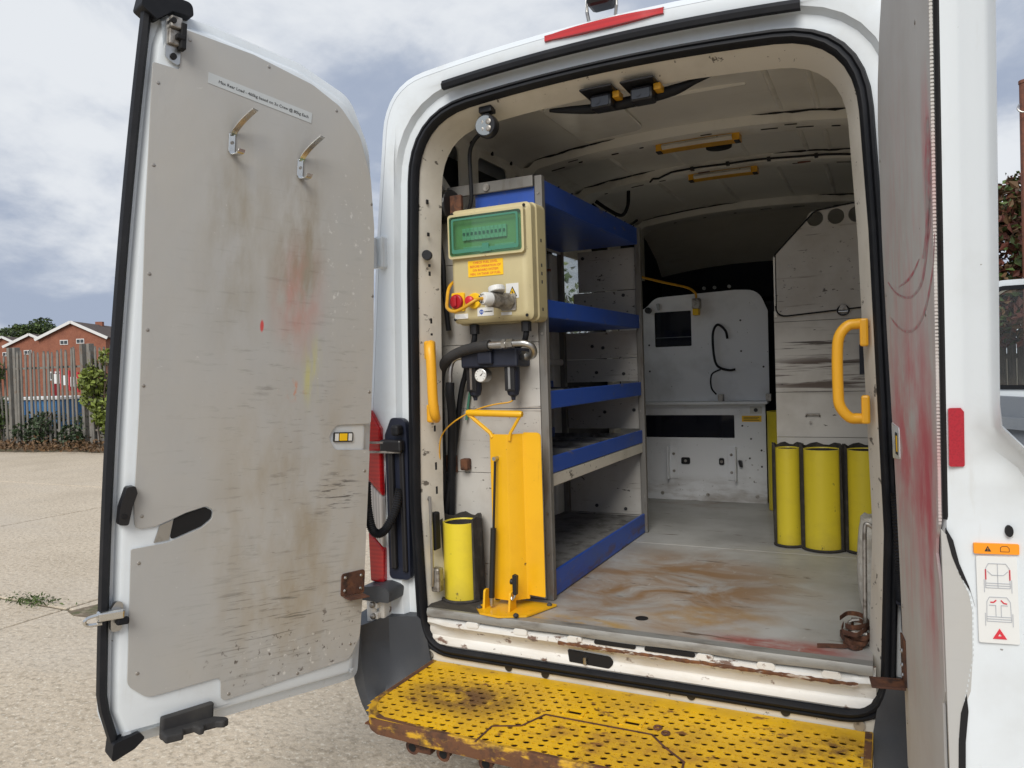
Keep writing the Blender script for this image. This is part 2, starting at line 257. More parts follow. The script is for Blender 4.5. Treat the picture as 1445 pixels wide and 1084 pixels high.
# ------------------------------------------------------------------ mesh helpers
class MB:
    def __init__(s): s.v = []; s.f = []
    def add(s, v, f):
        o = len(s.v); s.v += [tuple(p) for p in v]; s.f += [tuple(i + o for i in q) for q in f]; return s
    def box(s, x0, x1, y0, y1, z0, z1):
        return s.add([(x0, y0, z0), (x1, y0, z0), (x1, y1, z0), (x0, y1, z0), (x0, y0, z1), (x1, y0, z1), (x1, y1, z1), (x0, y1, z1)],
                     [(0, 3, 2, 1), (4, 5, 6, 7), (0, 1, 5, 4), (1, 2, 6, 5), (2, 3, 7, 6), (3, 0, 4, 7)])
    def bar(s, a, b, w, h, up=(0, 0, 1)):
        a, b = Vector(a), Vector(b); d = (b - a).normalized(); u = Vector(up)
        if abs(d.dot(u)) > .98: u = Vector((0, 1, 0))
        sx = d.cross(u).normalized(); uz = sx.cross(d).normalized(); v = []
        for p in (a, b):
            for i, j in ((-1, -1), (1, -1), (1, 1), (-1, 1)): v.append(p + sx * (i * w / 2) + uz * (j * h / 2))
        return s.add(v, [(0, 3, 2, 1), (4, 5, 6, 7), (0, 1, 5, 4), (1, 2, 6, 5), (2, 3, 7, 6), (3, 0, 4, 7)])
    def grid(s, rows, closed=False):
        n = len(rows[0]); v = [p for r in rows for p in r]; f = []
        for i in range(len(rows) - 1):
            for j in range(n if closed else n - 1):
                k = (j + 1) % n; f.append((i * n + j, i * n + k, (i + 1) * n + k, (i + 1) * n + j))
        return s.add(v, f)
    def tube(s, pts, r, n=10, smooth=0, cap=True):
        P = [Vector(p) for p in pts]; rr = list(r) if hasattr(r, '__len__') else None
        if smooth: P, rr = catmull(P, smooth, rr)
        t0 = (P[1] - P[0]).normalized(); u = t0.orthogonal().normalized(); rows = []
        for i, p in enumerate(P):
            t = (P[min(i + 1, len(P) - 1)] - P[max(i - 1, 0)]).normalized(); u = (u - t * u.dot(t)).normalized(); w = t.cross(u)
            q = rr[i] if rr else r
            rows.append([p + (u * math.cos(a) + w * math.sin(a)) * q for a in (2 * math.pi * k / n for k in range(n))])
        o = len(s.v); s.grid(rows, True)
        if cap: m = len(rows); s.f.append(tuple(o + k for k in reversed(range(n)))); s.f.append(tuple(o + (m - 1) * n + k for k in range(n)))
        return s
    def cyl(s, a, b, r, n=20, r2=None): return s.tube([a, b], [r, r if r2 is None else r2], n)
    def ball(s, c, r, n=12, m=8):
        r = r if hasattr(r, '__len__') else (r, r, r)
        rows = [[(c[0] + r[0] * math.sin(p) * math.cos(a), c[1] + r[1] * math.sin(p) * math.sin(a), c[2] + r[2] * math.cos(p)) for a in (2 * math.pi * k / n for k in range(n))] for p in (max(.01, min(math.pi - .01, math.pi * i / m)) for i in range(m + 1))]
        return s.grid(rows, True)
    def prism(s, loops, ax, a, b):
        if not hasattr(loops[0][0], '__len__'): loops = [loops]
        fn = {'y': lambda u, v, w: (u, w, v), 'x': lambda u, v, w: (w, u, v), 'z': lambda u, v, w: (u, v, w)}[ax]
        flat = [p for l in loops for p in l]; n = len(flat)
        tr = tessellate_polygon([[Vector((p[0], p[1], 0)) for p in l] for l in loops])
        v = [fn(p[0], p[1], a) for p in flat] + [fn(p[0], p[1], b) for p in flat]
        f = [tuple(t) for t in tr] + [tuple(n + i for i in reversed(t)) for t in tr]
        o = 0
        for l in loops:
            m = len(l)
            for i in range(m): j = (i + 1) % m; f.append((o + i, o + j, n + o + j, n + o + i))
            o += m
        return s.add(v, f)
    def build(s, name, mat, parent=None, smooth=None, bevel=0, seg=2, local=False, normals=True):
        me = bpy.data.meshes.new(name)
        org = Vector((0, 0, 0))
        if parent is not None and not local:
            q = parent
            while q.parent is not None: q = q.parent
            org = q.location
        me.from_pydata([(x - org.x, y - org.y, z - org.z) for x, y, z in s.v], [], s.f); me.validate()
        if normals:
            bm = bmesh.new(); bm.from_mesh(me); bmesh.ops.recalc_face_normals(bm, faces=bm.faces); bm.to_mesh(me); bm.free()
        me.materials.append(MT[mat]); o = bpy.data.objects.new(name, me); COL.objects.link(o)
        if parent is not None: o.parent = parent
        if bevel:
            m = o.modifiers.new('bevel', 'BEVEL'); m.width = bevel; m.segments = seg; m.limit_method = 'ANGLE'; m.angle_limit = R(35)
        if smooth is not None:
            me.shade_smooth() if hasattr(me, 'shade_smooth') else None
            try: me.set_sharp_from_angle(angle=R(smooth))
            except Exception: pass
        return o
def catmull(P, k, rr=None):
    Q = []; q = []
    for i in range(len(P) - 1):
        p0, p1, p2, p3 = P[max(i - 1, 0)], P[i], P[i + 1], P[min(i + 2, len(P) - 1)]
        for j in range(k):
            t = j / k; Q.append(.5 * ((2 * p1) + (p2 - p0) * t + (2 * p0 - 5 * p1 + 4 * p2 - p3) * t * t + (3 * p1 - p0 - 3 * p2 + p3) * t ** 3))
            if rr: q.append(rr[i] * (1 - t) + rr[i + 1] * t)
    Q.append(P[-1])
    if rr: q.append(rr[-1])
    return Q, (q if rr else None)
def rrect(x0, x1, z0, z1, r, n=5):
    r = r if hasattr(r, '__len__') else (r,) * 4; out = []
    for (cx, cz, a0), q in zip(((x0, z0, 180), (x1, z0, 270), (x1, z1, 0), (x0, z1, 90)), r):
        ox = cx + q if cx == x0 else cx - q; oz = cz + q if cz == z0 else cz - q
        if q == 0: out.append((cx, cz)); continue
        for k in range(n + 1): a = R(a0 + 90 * k / n); out.append((ox + q * math.cos(a), oz + q * math.sin(a)))
    return out
def circ(cx, cz, r, n=24): return [(cx + r * math.cos(2 * math.pi * k / n), cz + r * math.sin(2 * math.pi * k / n)) for k in range(n)]
def fillet(pts, n=6):
    """closed polygon of (x,z,r) -> rounded loop"""
    out = []; m = len(pts)
    for i in range(m):
        p = Vector(pts[i][:2]); r = pts[i][2] if len(pts[i]) > 2 else 0
        a = Vector(pts[i - 1][:2]); b = Vector(pts[(i + 1) % m][:2])
        if r <= 0: out.append(tuple(p)); continue
        u = (a - p).normalized(); v = (b - p).normalized(); c = max(-1, min(1, u.dot(v))); ang = math.acos(c)
        t = min(r / math.tan(ang / 2), .49 * (a - p).length, .49 * (b - p).length)
        s, e = p + u * t, p + v * t
        for k in range(n + 1): q = k / n; out.append(tuple((s * (1 - q) ** 2 + p * 2 * q * (1 - q) + e * q * q)))
    return out
def thing(name, label, cat, loc, group=None):
    o = bpy.data.objects.new(name, None); o.empty_display_size = .1; COL.objects.link(o); o.location = loc
    return tag(o, label, cat, group)
def tag(o, label, cat, group=None, kind=None):
    o['label'] = label; o['category'] = cat
    if group: o['group'] = group
    if kind: o['kind'] = kind
    return o
def struct(o, label=None):
    o['kind'] = 'structure'
    if label: o['label'] = label
    return o
def text(name, body, size, mat, parent, mw, align='CENTER', local=False):
    cu = bpy.data.curves.new('t', 'FONT'); cu.body = body; cu.size = size; cu.align_x = align; cu.align_y = 'CENTER'; cu.extrude = .0002; cu.resolution_u = 2
    ob = bpy.data.objects.new('t', cu); COL.objects.link(ob); bpy.context.view_layer.update()
    me = bpy.data.meshes.new_from_object(ob.evaluated_get(bpy.context.evaluated_depsgraph_get())); bpy.data.objects.remove(ob)
    me.transform(mw)
    if not local and parent is not None:
        q = parent
        while q.parent is not None: q = q.parent
        me.transform(Matrix.Translation(-q.location))
    me.name = name; me.materials.clear(); me.materials.append(MT[mat]); o = bpy.data.objects.new(name, me); COL.objects.link(o); o.parent = parent
    return o
def facing_rear(x, y, z, rot=0):   # text plane seen from -y
    return Matrix.Translation((x, y, z)) @ Matrix.Rotation(rot, 4, 'Y') @ Matrix.Rotation(R(90), 4, 'X')
def bx(name, mat, parent, *a, bevel=0, **k): return MB().box(*a).build(name, mat, parent, bevel=bevel, **k)
FZ = .724    # load floor height

# ================================================================== GROUND
g = MB().box(-400, 400, -300, 500, -.4, -.012).build('ground', 'joint_dirt'); struct(g, 'beige concrete yard with weedy joints between its slabs')
xs = [-30, -18.6, -13.4, -8.25, -4.45, -.3, 4.2, 9.0, 14]; ys = [-12, -7.5, -3.4, 1.02, 5.2, 9.35]
for i in range(len(xs) - 1):
    for j in range(len(ys) - 1):
        q = .012 + .008 * random.random(); dz = random.uniform(-.002, .002)
        o = MB().box(xs[i] + q, xs[i + 1] - q, ys[j] + q, ys[j + 1] - q, -.02, dz).build('concrete_slab', 'concrete', g, bevel=.012)
def leaves(n, fn, size, asp=.55, up=.3):
    """n leaf quads folded into two triangles; fn(n)->Nx3 centres"""
    c = fn(n); n = len(c); d = rng.normal(size=(n, 3)); d[:, 2] *= .8; d /= np.linalg.norm(d, axis=1)[:, None]
    e = rng.normal(size=(n, 3)); e -= d * (e * d).sum(1)[:, None]; e /= np.linalg.norm(e, axis=1)[:, None]
    s = size * rng.uniform(.6, 1.35, n)[:, None]; nn = np.cross(d, e) * s * .14
    v = np.stack([c - d * s * .5, c + e * s * asp * .5 + nn, c + d * s * .5, c - e * s * asp * .5 + nn], 1).reshape(-1, 3)
    b = MB(); b.v = [tuple(p) for p in v.tolist()]; b.f = [q for i in range(n) for q in ((4 * i, 4 * i + 1, 4 * i + 2), (4 * i, 4 * i + 2, 4 * i + 3))]
    return b
def clumpy(cs, rs):
    cs = np.array(cs, float); rs = np.array(rs, float)
    def fn(n):
        w = rs ** 2.2; k = rng.choice(len(cs), n, p=w / w.sum()); d = rng.normal(size=(n, 3)); d /= np.linalg.norm(d, axis=1)[:, None]
        return cs[k] + d * (rs[k] * rng.uniform(.45, 1.05, n) ** .6)[:, None]
    return fn
# verge strip along the fence
def fence_y(x): return 9.75 + (x + 15) * .12       # fence line runs almost across the view
vb = MB(); rows = []
for k in range(61):
    x = -31 + k * .75; y = fence_y(x); rows.append([(x, y - .75 + .12 * math.sin(k * 1.7), .004), (x, y - .3, .06 + .03 * math.sin(k * 2.3)), (x, y + .4, .10), (x, y + 3, .06)])
vg = vb.grid(rows).build('verge', 'soil'); struct(vg, 'strip of bare soil along the foot of the fence')
def vfn(n):
    x = rng.uniform(-30, -8, n); y = 9.75 + (x + 15) * .12 - .5 + rng.normal(0, .28, n); return np.stack([x, y, .05 + np.abs(rng.normal(0, .10, n))], 1)
tag(leaves(5000, vfn, .10).build('verge_weeds', 'leaf_brown', normals=False), 'dry leaves and low weeds at the foot of the palisade fence', 'weeds', kind='stuff')

def wfn(n):
    x = rng.normal(-4.85, .13, n); return np.stack([x, 1.03 + rng.normal(0, .05, n), .01 + np.abs(rng.normal(0, .018, n))], 1)
tag(leaves(200, wfn, .035, .3).build('joint_weeds', 'leaf_green', normals=False), 'small green weeds sprouting from a joint between the concrete slabs', 'weeds', kind='stuff')
b = MB(); P = [(-4.35, 1.0), (-4.22, .93), (-4.05, .97), (-3.95, 1.05), (-4.02, 1.18), (-4.2, 1.14), (-4.32, 1.22)]
b.prism([(x + random.uniform(-.02, .02), y + random.uniform(-.02, .02)) for x, y in P], 'z', .0022, .0042)
struct(b.build('broken_patch', 'joint_dirt'), 'dark broken patch where slab joints cross')
# ================================================================== PALISADE FENCE
def palisade(x0, x1, label, spacing=.15, h=2.42):
    t = thing('palisade_fence', label, 'fence', (x0, fence_y(x0), 0))
    pale = None; n = int((x1 - x0) / spacing)
    for i in range(n):
        x = x0 + .12 + i * spacing; y = fence_y(x)
        if pale is None:
            b = MB(); w = .034
            b.prism([(-w, .02), (w, .02), (w, h - .1), (.012, h), (0, h - .07), (-.012, h), (-w, h - .1)], 'y', -.012, .012)
            b.v = [(a + t.location.x, c + t.location.y, d) for a, c, d in b.v]
            pale = b.build('pale', 'palisade', t); o = pale
        else:
            o = pale.copy(); COL.objects.link(o); o.parent = t
        o.location = (x - x0, y - t.location.y, 0); o.rotation_euler = (random.uniform(-.01, .01), random.uniform(-.02, .02), random.uniform(-.2, .2)); o.scale.z = random.uniform(.97, 1.03)
    for z in (.45, 2.0):
        MB().bar((x0, fence_y(x0) + .05, z), (x1, fence_y(x1) + .05, z), .05, .05).build('rail', 'palisade', t)
    for x in (x0, x1): MB().box(x - .05, x + .05, fence_y(x) + .02, fence_y(x) + .16, 0, h + .12).build('post', 'palisade', t, bevel=.006)
    return t
palisade(-21.6, -19.15, 'grey steel palisade fence overgrown with ivy at the yard edge, away from van')
palisade(-18.95, -16.72, 'bare grey steel palisade fence panel in front of the red frame and blue bin')
palisade(-16.5, -12.6, 'grey steel palisade fence smothered in lime green ivy beside brick house')
def ivy(xa, xb, lab, mat, n, hh):
    t = thing('ivy', lab, 'ivy', ((xa + xb) / 2, fence_y((xa + xb) / 2), 0))
    cs, rs = [], []
    for k in range(int((xb - xa) * 9)):
        x = random.uniform(xa, xb); cs.append((x, fence_y(x) + random.uniform(-.25, .25), random.uniform(.25, hh))); rs.append(random.uniform(.18, .42))
    leaves(n, clumpy(cs, rs), .12, .7).build('foliage', mat, t, normals=False)
    b = MB()
    for k in range(14):
        x = random.uniform(xa, xb); y = fence_y(x) - .1
        b.tube([(x, y, 0), (x + random.uniform(-.2, .2), y - .05, hh * .5), (x + random.uniform(-.4, .4), y, hh * .95)], .012, 5, 4)
    b.build('stem', 'bark', t)['kind'] = 'stuff'
ivy(-21.9, -19.2, 'dense green ivy climbing the palisade fence beyond the bare panel', 'leaf_green', 4600, 2.3)
ivy(-16.4, -12.6, 'lime green ivy covering the palisade fence beside the rear door edge', 'leaf_lime', 6500, 2.3)
t = thing('bramble_bush', 'low dark bramble bush growing through the bare palisade panel', 'bush', (-17, fence_y(-17), 0))
cs = [(random.uniform(-19.0, -16.7), fence_y(-17) + random.uniform(-.3, .4), random.uniform(.15, .75)) for _ in range(34)]
leaves(2600, clumpy(cs, [random.uniform(.15, .32) for _ in cs]), .10, .6).build('foliage', 'leaf_dark', t, normals=False)
MB().tube([(-18.2, 9.4, 0), (-18, 9.3, .5), (-17.5, 9.3, .9)], .015, 6, 4).build('stem', 'bark', t)
# red frame and blue bin behind the fence
t = thing('skip_bin', 'pale blue bin standing behind the bare palisade panel', 'bin', (-21.15, 11.6, 0))
MB().prism([(-22.15, .25), (-20.15, .25), (-19.90, 1.15), (-22.45, 1.15)], 'y', 11.1, 12.1).build('body', 'far_blue', t, bevel=.03)
for k in range(6): MB().box(-21.95 + k * .36, -21.87 + k * .36, 11.06, 11.1, .3, 1.1).build('rib', 'far_blue', t)
MB().box(-22.50, -19.85, 11.04, 12.16, 1.15, 1.23).build('rim', 'white_trim', t, bevel=.01)
for x in (-21.85, -20.45): MB().box(x - .08, x + .08, 11.3, 11.9, 0, .25).build('foot', 'dark_inner', t)
t = thing('crowd_barrier', 'red frame with white panels leaning above the blue bin behind fence', 'barrier', (-21.15, 12.6, 0))
for k in range(8):
    x = -22.45 + k * .40; z = 2.15 - k * .055
    MB().box(x, x + .30, 12.55, 12.6, z - .55, z - .25).build('panel', 'white_trim', t)
for dz in (0, -.62): MB().bar((-21, 12.58, 2.1 + dz), (-19.35, 12.58, 1.66 + dz), .07, .09).build('rail', 'far_red', t)
for k in range(9): MB().bar((-22.52 + k * .40, 12.58, 2.1 - k * .055), (-22.52 + k * .4, 12.58, 1.48 - k * .055), .06, .06).build('upright', 'far_red', t)
for x in (-22.45, -19.45): MB().box(x - .05, x + .05, 12.5, 12.66, 0, 1.6).build('leg', 'far_red', t)

# ================================================================== HOUSES AND FAR TREES
def house(cx, cy, yaw, w, d, eave, ridge, label, wins, extra=()):
    t = thing('brick_house', label, 'house', (cx, cy, 0), 'brick houses beyond the fence')
    rz = Matrix.Rotation(yaw, 3, 'Z'); O = Vector((cx, cy, 0))
    def put(b): b.v = [tuple(rz @ Vector(p) + O) for p in b.v]; return b
    put(MB().prism([(-w / 2, 0), (w / 2, 0), (w / 2, eave), (0, ridge), (-w / 2, eave)], 'y', 0, d)).build('wall', 'brick', t)
    sl = (ridge - eave) / (w / 2)
    for s in (-1, 1):
        b = MB(); e = w / 2 + .35; rows = []
        for y in (-.25, d + .25): rows.append([(0, y, ridge + .12), (s * e, y, ridge + .12 - sl * e)])
        b.grid(rows); b.v += [(a, c, z + .16) for a, c, z in b.v]; b.f += [(4, 5, 7, 6), (0, 1, 5, 4), (1, 3, 7, 5), (3, 2, 6, 7), (2, 0, 4, 6)]
        r = put(b).build('roof', 'roof_tile', t)
        put(MB().bar((0, -.34, ridge + .16), (s * e, -.34, ridge + .16 - sl * e), .1, .34)).build('bargeboard', 'white_trim', r)
    put(MB().box(-.5, .4, d * .5, d * .5 + .6, ridge - .2, ridge + .7)).build('chimney', 'brick', t)
    for x, z, ww, hh in wins:
        f = put(MB().box(x - ww / 2, x + ww / 2, -.06, .05, z - hh / 2, z + hh / 2)).build('window', 'white_trim', t)
        for s in (-1, 1): put(MB().box(x + s * ww * .23 - ww * .19, x + s * ww * .23 + ww * .19, -.09, -.05, z - hh * .34, z + hh * .34)).build('pane', 'pane_dark', f)
    for x, y0, y1, z0, z1 in extra:
        f = put(MB().box(x - .06, x + .06, y0, y1, z0, z1)).build('window', 'white_trim', t); put(MB().box(x - .09, x + .09, y0 + .15, y1 - .15, z0 + .15, z1 - .15)).build('pane', 'pane_dark', f)
house(-90.6, 58.8, R(31), 8.0, 15, 7.15, 9.1, 'large brick house with two small white windows in its gable and dark roof', [(-1.0, 6.75, .95, .6), (.95, 6.85, .95, .6), (-2.2, 2.6, 1.3, 1.1), (2.2, 2.6, 1.3, 1.1)], [(4.0, 1.5, 2.9, 5.6, 6.7), (4.0, 7.5, 8.9, 5.6, 6.7)])
house(-105.8, 62.9, R(31), 6.4, 14, 6.9, 8.4, 'narrow brick house with one small white gable window between two other houses', [(-.4, 6.1, 1.0, .6), (-1.8, 2.4, 1.2, 1.0)])
house(-121, 68.0, R(31), 5.0, 14, 7.6, 8.9, 'smallest brick house beyond the ivy fence, farthest from the van', [(.4, 6.4, 1.0, .6), (-1.2, 2.4, 1.2, 1.0)])
def tree(x, y, h, rad, label, mats, n, size, trunk=.25, zc=None, group=None, name='tree'):
    t = thing(name, label, 'tree', (x, y, 0), group)
    cs, rs = [], []
    for k in range(26):
        a = random.uniform(0, 6.28); q = rad * math.sqrt(random.random()) * .8; z = h * .42 + (h * .52) * random.random() * (1 - .35 * (q / rad) ** 2)
        cs.append((x + q * math.cos(a), y + q * math.sin(a), z)); rs.append(rad * random.uniform(.22, .38))
    b = MB().tube([(x, y, 0), (x + .1, y, h * .3), (x - .1, y + .1, h * .75)], [trunk, trunk * .7, trunk * .15], 9, 5)
    for c in cs[:12]: b.tube([(x, y, h * random.uniform(.25, .45)), ((x + c[0]) / 2, (y + c[1]) / 2, c[2] * .8), c], [trunk * .4, trunk * .22, trunk * .06], 6, 3)
    b.build('trunk', 'bark', t)
    for m in mats: leaves(n // len(mats), clumpy(cs, rs), size, .6).build('crown', m, t, normals=False)
    return t
tree(-144, 86.4, 13.6, 6.2, 'broad dark green tree rising behind the narrow brick house', ['leaf_dark', 'leaf_green'], 7000, .6, .5)
tree(-152, 84, 11.0, 5.0, 'rounded dark tree behind the smallest brick house', ['leaf_dark', 'leaf_green'], 4000, .6, .5)
tree(-131, 92, 12.6, 4.0, 'dark tree crown peeping over the large brick house gable', ['leaf_dark'], 3000, .6, .4)
tree(-3.5, 8.4, 3.6, 1.2, 'leafy yellow green tree seen through the van side window', ['leaf_lime', 'leaf_green'], 520, .12, .06)
# right side bushes, board fence and pole
t = thing('board_fence', 'weathered timber board fence behind the open cab door', 'fence', (2.2, 15, 0))
for k in range(34): MB().box(1.4 + k * .16, 1.4 + k * .16 + .148, 15 + random.uniform(0, .015), 15.03 + random.uniform(0, .01), 0, 1.95 + random.uniform(-.04, .04)).build('board', 'wood_fence', t)
MB().box(1.3, 7, 15.05, 15.1, 1.5, 1.6).build('rail', 'wood_fence', t)
tree(3.9, 14.0, 5.3, 1.9, 'tall bush with brown and green leaves beside the board fence', ['leaf_brown', 'leaf_green', 'leaf_red'], 6500, .17, .09, name='bush')
tree(2.4, 14.2, 5.0, 1.5, 'tangled bush with reddish leaves overhanging the board fence', ['leaf_red', 'leaf_green', 'leaf_brown'], 5500, .16, .08, name='bush')
t = thing('steel_pole', 'tall rusty brown pole with a wire clamp above the bushes', 'pole', (2.86, 12.5, 0))
MB().cyl((2.86, 12.5, 0), (2.86, 12.5, 5.95), .085, 14).build('shaft', 'pole_brown', t)
MB().cyl((2.86, 12.5, 5.95), (2.86, 12.5, 6.0), .095, 14).build('cap', 'pole_brown', t)
MB().tube([(2.76, 12.4, 5.6), (2.73, 12.35, 5.52), (2.79, 12.32, 5.45), (2.93, 12.35, 5.46)], .015, 6, 4).build('clamp', 'steel', t)

# ================================================================== THE VAN
van = thing('panel_van', 'white high-roof panel van with both rear doors open, fitted out as a workshop', 'van', (0, 0, 0))
def half_ring(c, zb, arch, n=8, m=6):
    """c: right-half corners [(x,z,r)...] from bottom to top; returns closed (x,z) loop with a fixed count"""
    pts = [(0, zb)]
    full = [(0, zb, 0)] + list(c) + [(0, c[-1][1], 0)]
    for i in range(1, len(full) - 1):
        p = Vector(full[i][:2]); a = Vector(full[i - 1][:2]); b = Vector(full[i + 1][:2]); r = full[i][2]
        u = (a - p).normalized(); v = (b - p).normalized(); ang = math.acos(max(-.9999, min(.9999, u.dot(v))))
        t = min(r / math.tan(ang / 2), .48 * (a - p).length, .48 * (b - p).length); s, e = p + u * t, p + v * t
        last = Vector(pts[-1])
        for k in range(1, m): pts.append(tuple(last.lerp(s, k / m)))
        for k in range(n + 1): q = k / n; pts.append(tuple(s * (1 - q) ** 2 + p * 2 * q * (1 - q) + e * q * q))
    last = Vector(pts[-1]); xm = last.x; end = Vector((0, c[-1][1]))
    for k in range(1, m + 1): pts.append(tuple(last.lerp(end, k / m)))
    X = c[-1][0]; out = []
    for x, z in pts:
        if z > 2.2: z += arch * max(0, 1 - (x / X) ** 2) * min(1, (z - 2.2) / .15)
        out.append((x, z))
    return out + [(-x, z) for x, z in reversed(out[1:-1])]
def ap(d, y): # aperture outline inset by d, at depth y
    return [(x, y, z) for x, z in half_ring([(.772 - d, .565 + d, max(.02, .13 - d)), (.792 - d, 1.1, .4), (.770 - d, 1.95, .6), (.742 - d, 2.515 - d, max(.05, .24 - d))], .565 + d, .045)]
def ou(d, y, zb=.40):
    return [(x, y, z) for x, z in half_ring([(1.0 - d, zb + d, .10), (1.012 - d, 1.2, .4), (.935 - d, 2.05, .6), (.868 - d, 2.665 - d, max(.05, .20 - d))], zb + d, .055)]
# outer skin, tapering over the cab and bonnet
def hull(y, top, zb, wx):
    k = (top - .4) / 2.265
    return [(x * wx, y, zb + (z - .4) * k) for x, _, z in ou(0, 0)]
# cut the window out of the left side (faces whose centre falls in the opening are dropped)
WY0, WY1, WZ0, WZ1 = 1.50, 2.35, 1.50, 2.30
# rebuild rear body (0.05..3.4) in slices so that the opening is real
rows = [ou(0, y) for y in (.05, .6, 1.1, WY0, 1.9, WY1, 2.9, 3.4)]
body = MB(); body.grid([ou(.030, .0), ou(.008, .012), ou(0, .05)], True); body.grid([ou(0, 3.4), hull(3.8, 2.66, .4, 1.0), hull(4.25, 2.42, .4, .985), hull(4.75, 1.95, .4, .97), hull(5.0, 1.45, .42, .95), hull(5.45, 1.30, .45, .90), hull(5.6, 1.0, .5, .82)], True)
tmp = MB(); tmp.grid(rows, True)
fs = []
for f in tmp.f:
    c = sum((Vector(tmp.v[i]) for i in f), Vector()) / 4
    if c.x < -.7 and WY0 < c.y < WY1 and WZ0 - .05 < c.z < WZ1 + .02: continue
    fs.append(f)
tmp.f = fs; body.add(tmp.v, tmp.f)
body.build('body_shell', 'white', van, smooth=40)
# rear frame: painted face, rebate and flange round the opening
fr = MB(); fr.grid([ou(.031, .0), ou(.07, -.002), ap(-.075, .004), ap(-.062, .028), ap(-.004, .030)], True); fr.build('rear_frame', 'white', van, smooth=35)
fl = MB(); fl.grid([ap(-.006, .032), ap(.016, .030), ap(.024, .045), ap(.050, .13), ap(.030, .15), ap(-.05, .152)], True); fl.build('door_flange', 'inner_cream', van, smooth=40)
se = MB(); se.grid([ap(-.018, .028), ap(-.019, .010), ap(-.014, -.002), ap(-.007, -.004), ap(-.003, .002), ap(.001, -.006), ap(.009, -.008), ap(.016, .000), ap(.019, .022), ap(.004, .031)], True); seal = se.build('door_seal', 'rubber', van, smooth=50)
# roof: rain strip, brake lamp, work lamp on the roof edge
def roofline(x, z0): return z0 + .055 * (1 - (x / .868) ** 2)
b = MB(); rr_ = []
for k in range(25):
    x = -.60 + 1.19 * k / 24; z = roofline(x, 2.57); rr_.append([(x, -.004, z - .012), (x, -.020, z - .010), (x, -.024, z + .004), (x, -.016, z + .018), (x, -.004, z + .020)])
b.grid(rr_).build('rain_strip', 'rubber', van, smooth=40)
b = MB(); rr_ = []
for k in range(15):
    x = -.205 + .40 * k / 14; z = roofline(x, 2.632); s = max(.25, math.sin(math.pi * k / 14)) ** .3
    rr_.append([(x, .012, z - .022 * s), (x, -.014 * s, z - .018 * s), (x, -.012 * s, z + .010 * s), (x, .02, z + .026 * s)])
b.grid(rr_).build('brake_lamp', 'red_lamp', van, smooth=50)
t = thing('roof_work_lamp', 'small black work lamp on a steel bracket above the brake lamp on roof edge', 'lamp', (-.02, .03, 2.68))
MB().box(-.055, .035, -.005, .055, 2.664, 2.700).build('base', 'zinc_dirty', t, bevel=.008)
MB().tube([(-.055, .02, 2.70), (-.06, .01, 2.74), (-.06, .01, 2.79), (.04, .01, 2.79), (.04, .01, 2.74), (.03, .02, 2.70)], .006, 8).build('bracket', 'steel', t)
MB().box(-.052, .032, -.03, .05, 2.745, 2.83).build('lamp_body', 'black_plastic', t, bevel=.015)
MB().cyl((-.01, -.031, 2.79), (-.01, -.036, 2.79), .03, 20).build('lens', 'lens_clear', t)

# ---- load floor: two boards with an alloy edge, and the sill below
for y0, y1 in ((-.006, 1.252), (1.256, 3.05)):
    MB().prism([[(-.738, y0), (.738, y0), (.738, y0 + .15), (.83, y0 + .16), (.83, y1), (-.83, y1), (-.83, y0 + .16), (-.738, y0 + .15)]] if y0 < 0 else [[(-.83, y0), (.83, y0), (.83, y1), (-.83, y1)]], 'z', FZ - .022, FZ).build('floor_board', 'floor_grey', van, bevel=.003)
rows = []
for k in range(41):
    x = -.738 + 1.476 * k / 40; w = .0022 * math.sin(k * .55) * (abs(x) < .7)
    rows.append([(x, .03, FZ + .0025), (x, -.012, FZ + .0025 + w * .2), (x, -.017, FZ - .010 + w * .4), (x, -.014, FZ - .026 + w), (x, .02, FZ - .028 + w)])
MB().grid(rows).build('floor_edge_strip', 'alu_edge', van, smooth=50)
prof = [(.06, .698), (.028, .694), (.004, .690), (-.012, .682), (-.014, .668), (.004, .650), (.016, .640), (.020, .618), (.012, .610), (.010, .590), (.026, .572)]
rows = []
for k in range(61):
    x = -.745 + 1.49 * k / 60; e = min(1, (abs(abs(x) - .745)) / .10); e = e * e * (3 - 2 * e)
    rows.append([(x, y + (1 - e) * .012 * (1 if i in (3, 4, 5) else -.2), z + (1 - e) * .004) for i, (y, z) in enumerate(prof)])
sill = MB().grid(rows).build('sill', 'sill_white', van, smooth=45)
rows = []
for k in range(90):
    x = -.22 + .92 * k / 89; w = .5 + .5 * math.sin(k * 1.7) * math.sin(k * .63)
    rows.append([(x, -.0145, .672 + .004 * w), (x, -.0162, .668), (x, -.0150, .664 - .004 * w)])
MB().grid(rows).build('rusty_lip', 'rust_edge', sill)
for x in (-.55, -.36, -.16, .27, .45, .63):
    MB().prism(rrect(x - .026, x + .026, .676, .697, .010), 'y', -.016, .03).build('sill_pad', 'sill_white', sill, bevel=.004)
for x, w in ((-.02, .07), (.16, .08)): MB().prism(rrect(x - w, x + w, .682, .696, .006), 'y', -.0165, -.0105).build('sill_slot', 'hole_black', sill)
MB().prism(fillet([(-.195, .640, .003), (-.045, .634, .02), (-.035, .612, .01), (-.05, .596, .012), (-.19, .600, .004)]), 'y', .0085, .03).build('striker_opening', 'hole_black', sill)
MB().tube([(-.13, .012, .622), (-.13, -.004, .622), (-.13, -.004, .607), (-.13, .012, .607)], .006, 8).build('striker', 'steel', sill)
